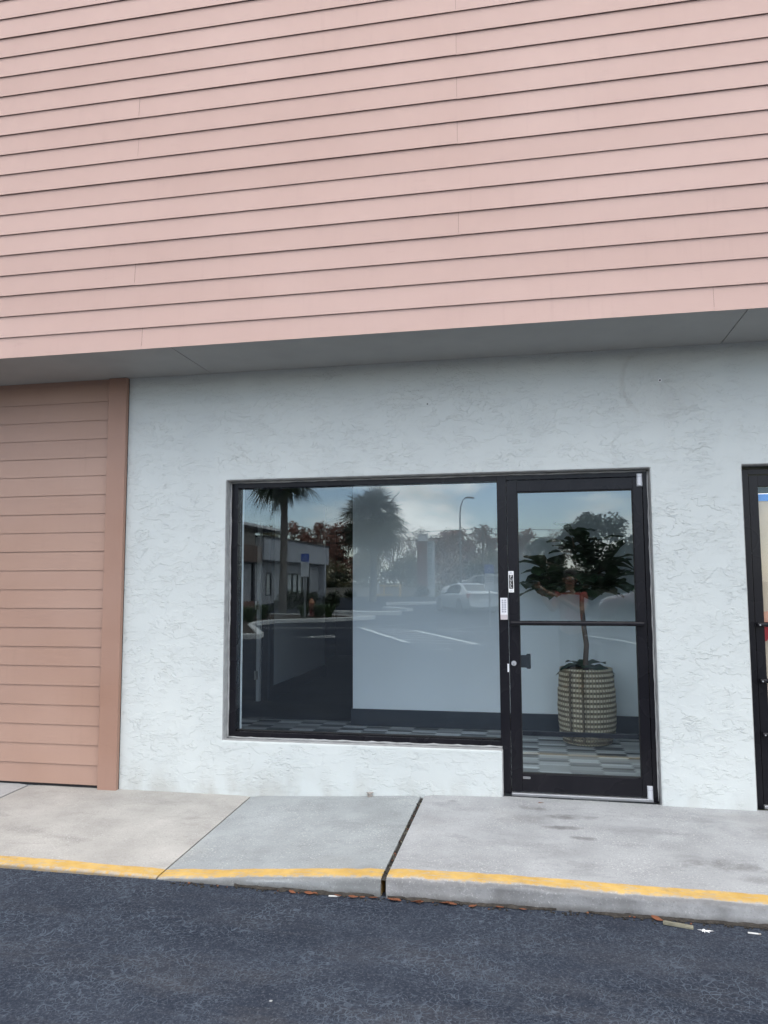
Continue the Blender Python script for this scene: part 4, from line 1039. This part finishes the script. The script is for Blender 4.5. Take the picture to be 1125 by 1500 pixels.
# cars
def car(name, loc, heading, paint, label, st, wb, wr, suv=False, cat='car'):
    root = empty(name, loc, heading, label=label, cat=cat)     # local +x is the front
    b = MB(); V = []; nn = 10
    for (x, zb, zbelt, zt, a, c, d) in st:
        hp = [(a * .6, zb), (a, zb + .06), (c, (zb + zbelt) / 2 + .05), (c * .985, zbelt), (d, zt)]
        ring = [(-y, z) for (y, z) in hp] + [(y, z) for (y, z) in hp[::-1]]
        V += [(x, y, z + (.02 if False else 0)) for (y, z) in ring]
    ns = len(st)
    F = [(i * nn + k, (i + 1) * nn + k, (i + 1) * nn + (k + 1) % nn, i * nn + (k + 1) % nn) for i in range(ns - 1) for k in range(nn)]
    F += [tuple(range(nn))[::-1], tuple(range((ns - 1) * nn, ns * nn))]
    b.add(V, F)
    body = b.build('body', paint, root, smooth='angle', bevel=.03)
    def patch(i, k0, k1, ua, ub, va, vb, off=.008, i2=None):
        i2 = i + 1 if i2 is None else i2
        p = [Vector(V[i * nn + k0]), Vector(V[i2 * nn + k0]), Vector(V[i2 * nn + k1]), Vector(V[i * nn + k1])]
        f = lambda u, v: (p[0] * (1 - u) + p[1] * u) * (1 - v) + (p[3] * (1 - u) + p[2] * u) * v
        q = [f(ua, va), f(ub, va), f(ub, vb), f(ua, vb)]; n_ = (q[1] - q[0]).cross(q[2] - q[0]); n_ = n_.normalized() if n_.length > 1e-9 else Vector((0, 0, 1))
        ctr = sum(q, Vector()) / 4
        if n_.dot(ctr - Vector((0, 0, .8))) < 0: n_ = -n_
        return [w_ + n_ * off for w_ in q]
    def win_(i, k0, k1, *a, **kw):
        b = MB(); q = patch(i, k0, k1, *a, **kw); ins = [w_ for w_ in patch(i, k0, k1, *a, off=-.01, **kw)]
        b.add(q + ins, [(0, 1, 2, 3), (0, 4, 5, 1), (1, 5, 6, 2), (2, 6, 7, 3), (3, 7, 4, 0)]); b.build('window', M['carglass'], root)
    ir = [j for j in range(ns) if st[j][3] > (1.25 if not suv else 1.5)]
    r0, r1 = ir[0], ir[-1]
    win_(r0 - 1, 4, 5, .05, .93, .06, .94); win_(r1, 4, 5, .07, .95, .06, .94)          # rear and front screens
    for (k0, k1) in ((3, 4), (6, 5)):
        for j in range(r0, r1): win_(j, k0, k1, .04, .96, .10, .86)
        win_(r0 - 1, k0, k1, .55, .96, .12, .84); win_(r1, k0, k1, .04, .55, .10, .80)
    for wx in (-wb / 2, wb / 2):
        for s in (-1, 1):
            yy = s * (st[3][4] - .05)
            b = MB(); pr = [(wr * .62, -.10), (wr * .95, -.11), (wr, -.07), (wr, .07), (wr * .95, .11), (wr * .62, .10)]
            b2 = MB(); b2.lathe([(0, -.1), (wr * .62, -.1), (wr * .6, .06), (wr * .5, .085), (0, .075)], 20)
            b.lathe(pr, 22); t = b.build('wheel', M['tyre'], root, smooth='angle', loc=(wx, yy, wr)); t.rotation_euler = (-s * PI / 2, 0, 0)
            for q in range(5):
                a = q * 1.2566; b2.box(.03, wr * .56, -.03, .03, .08, .10, 0, Matrix.Rotation(a, 4, 'Z'))
            b2.build('rim', M['rim'], t, smooth='angle')
            b = MB(); b.lathe([(0, 0), (wr * 1.17, 0), (wr * 1.17, .012), (0, .012)], 24); o = b.build('wheel_arch', M['tyre'], root, loc=(wx, s * (st[3][5] - .004), wr + .02)); o.rotation_euler = (-s * PI / 2, 0, 0)
    xe = st[1][0] - .02; ze = st[1][2]
    for s in (-1, 1):
        b = MB(); b.box(xe - .05, xe + .12, s * st[1][5] * .62 if s > 0 else -st[1][5] * .99, s * st[1][5] * .99 if s > 0 else -st[1][5] * .62, ze - .10, ze + .10); b.build('tail_light', M['tail'], root, bevel=.02)
        xf = st[-2][0]; b = MB(); b.box(xf - .12, xf + .05, min(s * .45, s * .80), max(s * .45, s * .80), st[-2][2] - .06, st[-2][2] + .05); b.build('headlight', M['headl'], root, bevel=.02)
        b = MB(); b.box(.72, .86, min(s * .88, s * 1.06), max(s * .88, s * 1.06), st[3][2] + .02, st[3][2] + .17); b.build('wing_mirror', paint, root, bevel=.03)
    b = MB(); b.box(st[0][0] - .012, st[0][0] + .05, -.26, .26, .58, .72); b.build('number_plate', M['label_white'], root)
    b = MB(); b.box(st[0][0] + .04, st[-1][0] - .1, -.72, .72, .16, .30); b.build('underbody', M['tyre'], root)
    return root
sed = [(-2.36, .36, .78, .92, .66, .74, .66), (-2.26, .24, .86, 1.03, .76, .86, .72), (-1.72, .2, .90, 1.08, .82, .895, .70), (-.95, .2, .91, 1.40, .84, .90, .58), (-.2, .2, .90, 1.455, .84, .90, .575), (.50, .2, .89, 1.40, .84, .90, .58), (1.22, .2, .86, 1.0, .84, .89, .70), (2.0, .22, .74, .86, .82, .86, .66), (2.28, .28, .62, .72, .74, .78, .60), (2.38, .36, .52, .60, .60, .64, .5)]
wag = [(-2.30, .36, .95, 1.10, .70, .80, .70), (-2.24, .26, 1.02, 1.20, .80, .90, .72), (-1.95, .22, 1.05, 1.62, .84, .93, .66), (-1.0, .22, 1.04, 1.72, .86, .93, .65), (-.1, .22, 1.03, 1.73, .86, .93, .65), (.55, .22, 1.02, 1.64, .86, .93, .66), (1.25, .22, 1.0, 1.14, .86, .92, .72), (2.0, .24, .90, 1.02, .84, .90, .70), (2.28, .3, .76, .88, .78, .84, .64), (2.38, .38, .6, .70, .66, .7, .55)]
hd = Vector((-.45, -.893)); ang = math.atan2(hd.y, hd.x)
car('sedan', (-3.13, -33.2, -.09), ang, M['car_silver'], 'silver sedan parked nose away, nearest car in the window reflection', sed, 2.7, .33)
car('wagon', (-3.1, -46.5, .18), PI + .10, M['car_grey'], 'grey wagon with long dark side windows behind the silver sedan', wag, 2.75, .36, True)
car('hatchback', (-5.4, -62.0, .17), PI - .2, M['car_white'], 'small white car farthest back, left of the grey wagon', sed, 2.7, .33)
car('hatchback', (5.0, -24.6, -.15), PI + .05, M['car_mauve'], 'mauve grey car low at the right of the door reflection', wag, 2.75, .36, True)

# street lamps
def lamp(loc, h, arm, label):
    r0 = empty('street_lamp', loc, label=label, cat='street lamp', group='street lamps beyond the lot')
    b = MB(); b.tube([(0, 0, -.2), (0, 0, h * .5), (0, 0, h * .82), (arm * .12, 0, h * .91), (arm * .5, 0, h * .975), (arm, 0, h)], [.085, .075, .062, .055, .045, .04], 10); b.build('pole', M['steel'], r0, smooth=True)
    s = 1 if arm > 0 else -1
    b = MB(); b.tube([(arm - s * .1, 0, h), (arm + s * .2, 0, h + .02), (arm + s * .6, 0, h - .03), (arm + s * .75, 0, h - .06)], [.045, .085, .09, .04], 10); b.build('lamp_head', M['steel'], r0, smooth=True)
lamp((-5.85, -60, .14), 8.5, .55, 'tall pale street lamp bowed at its top, right half of the window')
lamp((-26.9, -88, .14), 8.4, -1.9, 'dark street lamp arm above the roof of the grey building')

# brick sign tower
mo = empty('sign_tower', (-9.0, -62.2, .14), label='tall brick sign tower with a pale lettered strip and white cap', cat='sign')
b = MB(); b.box(-.85, .05, -.4, .4, -.1, 4.95); b.build('brick_shaft', M['brick'], mo)
b = MB(); b.box(.0505, .62, -.35, .45, .0, 4.9); b.build('panel', M['silver_p'], mo)
b = MB(); b.box(-.75, .02, -.42, .42, 4.951, 5.55); b.build('cap', M['label_white'], mo)
b = MB(); b.box(-.92, .72, -.46, .52, 4.905, 4.949); b.build('ledge', M['silver_p'], mo)
b = MB(); b.box(-.95, .1, .41, .7, .55, .70); b.build('shelf', M['label_white'], mo)
b = MB()
r_ = random.Random(3)
for k in range(9):
    z = 4.55 - k * .44; w_ = .30
    b.box(.14, .19, .4505, .462, z - .15, z + .15); b.box(.195, .42, .4505, .462, z + .09, z + .15)
    if k % 3 != 1: b.box(.195, .36, .4505, .462, z - .03, z + .02)
    if k % 2: b.box(.195, .42, .4505, .462, z - .15, z - .09)
    if k % 3 == 1: b.box(.40, .45, .4505, .462, z - .085, z + .085)
b.build('vertical_lettering', M['teal'], mo)

# far garden wall, yellow rails, poles and wires
tag(MB().box(-34, -9.6, -63.3, -63.0, .0, .86).box(-34, -9.55, -63.36, -62.94, .861, .93).build('low_wall', M['tanwall']), label='long low tan wall with pale coping beyond the parking lot', cat='wall')
tag(MB().box(-7.2, 16, -66.3, -66.0, .0, .86).box(-7.2, 16.05, -66.36, -65.94, .861, .93).build('low_wall', M['tanwall']), label='low tan wall right of the brick sign tower', cat='wall')
yr = empty('safety_rail', (-12.6, -62.2, .14), label='yellow tubular safety rail before the low tan wall', cat='rail')
for x in (-1.2, -.35): MB().tube([(x, 0, -.1), (x, 0, 1.02)], .06, 8).build('post', M['yellow'], yr)
MB().tube([(-1.2, 0, .95), (.9, 0, .95)], .045, 8).tube([(-1.2, 0, .15), (.4, 0, .15)], .045, 8).build('rail', M['yellow'], yr)
MB().box(-.95, -.75, .07, .2, .25, 1.15).build('meter_box', M['silver_p'], yr, bevel=.02)
tag(MB().lathe([(0, -.1), (.11, -.1), (.11, .98), (.08, 1.06), (0, 1.08)], 12).build('bollard', M['yellow'], loc=(-11.45, -62.0, .14)), label='yellow bollard right of the yellow safety rail', cat='bollard')
tag(MB().tube([(0, 0, -.2), (0, 0, 7.1)], [.16, .11], 10).box(-.9, .9, -.06, .06, 6.55, 6.68).build('utility_pole', M['pole'], loc=(-4.9, -75, .14)), label='wooden utility pole with crossarm among the reflected trees', cat='utility pole')
tag(MB().tube([(0, 0, -.2), (0, 0, 7.0)], [.16, .11], 10).build('utility_pole', M['pole'], loc=(-32.0, -75, .14)), label='wooden utility pole beyond the grey flat roofed building', cat='utility pole')
tag(MB().tube([(0, 0, -.2), (0, 0, 7.0)], [.16, .11], 10).build('utility_pole', M['pole'], loc=(22.0, -75, .14)), label='wooden utility pole far right of the round oak', cat='utility pole')
for k, (z, dz, lb) in enumerate(((6.55, .9, 'black power cable, lowest and thickest, strung across the reflected tree line'), (7.0, .35, 'thin black power cable, topmost, strung across the reflected tree line'))):
    P = []
    for (x0, x1) in ((-32, -4.9), (-4.9, 22)):
        for i in range(12):
            t = i / 11; P.append((x0 + (x1 - x0) * t, -75, z - dz * 4 * t * (1 - t)))
    P = P[:12] + P[13:]
    tag(MB().tube(P, .045 if k == 0 else .025, 6).build('power_line', M['wire']), label=lb, cat='cable')

# the grey shop across the lot (its front faces +x)
ob = empty('grey_shop', (0, 0, 0), label='grey flat roofed shop with brown siding and blue sign across the lot', cat='building')
XB = -15.75
w = grid_wall([-51.2, -47.2, -46.5, -43.0, -39.9, -38.9, -36.0, -20], [.0, .62, 2.04, 2.95], [(-46.5, -43.0, .62, 2.04), (-39.9, -38.9, .62, 2.04)], 0, .25)
w.v = [(XB - y, x, z) for (x, y, z) in w.v]
w.build('wall', [M['bwall'], M['bwall'], M['bwall']], ob)
MB().box(-27, XB - .251, -51.2, -20, .0, 2.95).build('interior_mass', M['bdark'], ob)
MB().box(-27.2, XB + .55, -51.5, -37.05, 2.76, 4.10).build('fascia', M['bfascia'], ob)
MB().box(-27.3, XB + .62, -51.6, -37.0, 4.101, 4.19).build('coping', M['bdark'], ob)
b = MB()
for k in range(7): b.box(XB + .2, XB + .45 + .0, -36.95, -20, 2.60 + k * .135, 2.60 + k * .135 + .125)
b.build('brown_fascia', M['brown'], ob)
MB().box(-27, XB + .40, -37.0, -20, 2.55, 2.598).box(XB + .1, XB + .2, -36.95, -20, 2.6, 3.56).build('dark_soffit', M['bdark'], ob)
MB().box(-26.5, XB + .05, -36.9, -20, 3.56, 4.55).build('upper_storey', M['tanwall'], ob)
MB().box(-27, XB + .75, -40.2, -19.5, 4.551, 4.70).build('roof', M['label_white'], ob)
for (a, c) in ((-46.5, -43.0), (-39.9, -38.9)):
    b = MB(); fw = .07
    b.box(XB - .10, XB + .03, a, c, .62, .62 + fw); b.box(XB - .10, XB + .03, a, c, 2.04 - fw, 2.04)
    n_ = 3 if c - a > 2 else 1
    for k in range(n_ + 1):
        q = a + (c - a - fw) * k / n_; b.box(XB - .10, XB + .03, q, q + fw, .69, 1.97)
    f = b.build('window', M['bdark'], ob)
    MB().box(XB - .08, XB - .06, a + .02, c - .02, .66, 2.0).build('pane', M['blind'], f)
for y in (-47.7, -36.6): MB().box(XB + .001, XB + .12, y - .15, y + .15, .0, 2.75).build('downpipe', M['bdark'], ob)
MB().box(XB + .002, XB + .5, -50.9, -50.5, .0, 2.755).build('column', M['bfascia'], ob)
MB().box(XB + .002, XB + .3, -36.2, -20, .0, .38).build('brick_base', M['brick'], ob)
b = MB(); b.box(XB + .01, XB + .10, -33.3, -30.2, .85, 2.35)
for k in range(4): b.box(XB + .101, XB + .112, -33.0, -30.5, 1.02 + k * .16, 1.07 + k * .16, 1)
b.build('blue_sign', [M['blue'], M['silver_p']], ob)

# ------------------------------------------------------------------ light, sky, camera
EL, AZ = R(64), R(160)           # veiled sun, high over the parking lot
W = bpy.data.worlds.new('World'); S.world = W; W.use_nodes = True
nt = W.node_tree; N_ = nt.nodes; L_ = nt.links
bg = N_['Background']
sky = N_.new('ShaderNodeTexSky'); sky.sky_type = 'NISHITA'; sky.sun_disc = False; sky.sun_elevation = EL; sky.sun_rotation = AZ
sky.air_density = 1.0; sky.dust_density = .4; sky.ozone_density = 2.2
tc = N_.new('ShaderNodeTexCoord'); sp = N_.new('ShaderNodeSeparateXYZ'); L_.new(tc.outputs['Generated'], sp.inputs[0])
def wm(op, a, b_=0., clamp=False):
    q = N_.new('ShaderNodeMath'); q.operation = op; q.use_clamp = clamp
    for i, v in enumerate((a, b_)):
        if isinstance(v, bpy.types.NodeSocket): L_.new(v, q.inputs[i])
        else: q.inputs[i].default_value = v
    return q.outputs[0]
cv = N_.new('ShaderNodeCombineXYZ')
for i_, k_ in enumerate((1., 1., 2.6)): L_.new(wm('MULTIPLY', sp.outputs[i_], k_), cv.inputs[i_])
nz = N_.new('ShaderNodeTexNoise'); L_.new(cv.outputs[0], nz.inputs['Vector']); nz.inputs['Scale'].default_value = 4.2; nz.inputs['Detail'].default_value = 8; nz.inputs['Roughness'].default_value = .54
rp = N_.new('ShaderNodeMapRange'); rp.interpolation_type = 'SMOOTHSTEP'; L_.new(nz.outputs['Fac'], rp.inputs[0]); rp.inputs[1].default_value = .44; rp.inputs[2].default_value = .60
nz2 = N_.new('ShaderNodeTexNoise'); L_.new(cv.outputs[0], nz2.inputs['Vector']); nz2.inputs['Scale'].default_value = 8.; nz2.inputs['Detail'].default_value = 4
rp2 = N_.new('ShaderNodeMapRange'); L_.new(nz2.outputs['Fac'], rp2.inputs[0]); rp2.inputs[1].default_value = .35; rp2.inputs[2].default_value = .65; rp2.inputs[3].default_value = 15.; rp2.inputs[4].default_value = 29.
cc = N_.new('ShaderNodeCombineXYZ')
cl_ = wm('MULTIPLY', rp2.outputs[0], wm('ADD', .9, wm('MULTIPLY', wm('MAXIMUM', sp.outputs[2], 0.), .4)))
for i_, k_ in enumerate((1.02, 1.0, .97)): L_.new(wm('MULTIPLY', cl_, k_), cc.inputs[i_])
mx = N_.new('ShaderNodeMix'); mx.data_type = 'RGBA'; L_.new(rp.outputs[0], mx.inputs[0]); sk2 = N_.new('ShaderNodeMix'); sk2.data_type = 'RGBA'; sk2.blend_type = 'MULTIPLY'; sk2.inputs[0].default_value = 1.; L_.new(sky.outputs[0], sk2.inputs[6]); sf = wm('SUBTRACT', 2.3, wm('MULTIPLY', wm('MULTIPLY', sp.outputs[2], 1.8, True), 1.3))
cs_ = N_.new('ShaderNodeCombineXYZ')
for i_, k_ in enumerate((1.04, 1., 1.02)): L_.new(wm('MULTIPLY', sf, k_), cs_.inputs[i_])
L_.new(cs_.outputs[0], sk2.inputs[7])
L_.new(sk2.outputs[2], mx.inputs[6]); L_.new(cc.outputs[0], mx.inputs[7])
L_.new(mx.outputs[2], bg.inputs['Color']); bg.inputs['Strength'].default_value = .13
sd = bpy.data.lights.new('sun', 'SUN'); sd.energy = 1.1; sd.angle = R(55); sd.color = (1, .96, .90)
so = bpy.data.objects.new('sun', sd); COL.objects.link(so)
sv = Vector((math.sin(AZ) * math.cos(EL), math.cos(AZ) * math.cos(EL), math.sin(EL)))
so.rotation_euler = (-sv).to_track_quat('-Z', 'Y').to_euler(); so.location = (0, 4, 30)

cd = bpy.data.cameras.new('camera'); co = bpy.data.objects.new('camera', cd); COL.objects.link(co); S.camera = co
cd.sensor_fit = 'VERTICAL'; cd.sensor_height = 36; cd.lens = 36 * 1119.6 / 1500; cd.clip_start = .01; cd.clip_end = 3000
r3 = Vector((0.9815918, 0.19095333, -0.00378901)); u3 = Vector((0.02112495, -0.08883265, 0.99582252)); f3 = Vector((-0.18981904, 0.97757127, 0.09123128))
m3 = Matrix((r3, u3, -f3)).transposed().to_4x4(); m3.translation = (0.22364, -5.4464, 1.43519); co.matrix_world = m3
S.view_settings.view_transform = 'Standard'; S.view_settings.look = 'None'; S.view_settings.gamma = 1; S.view_settings.exposure = .26
S.cycles.max_bounces = 10; S.cycles.transparent_max_bounces = 16; S.cycles.diffuse_bounces = 6
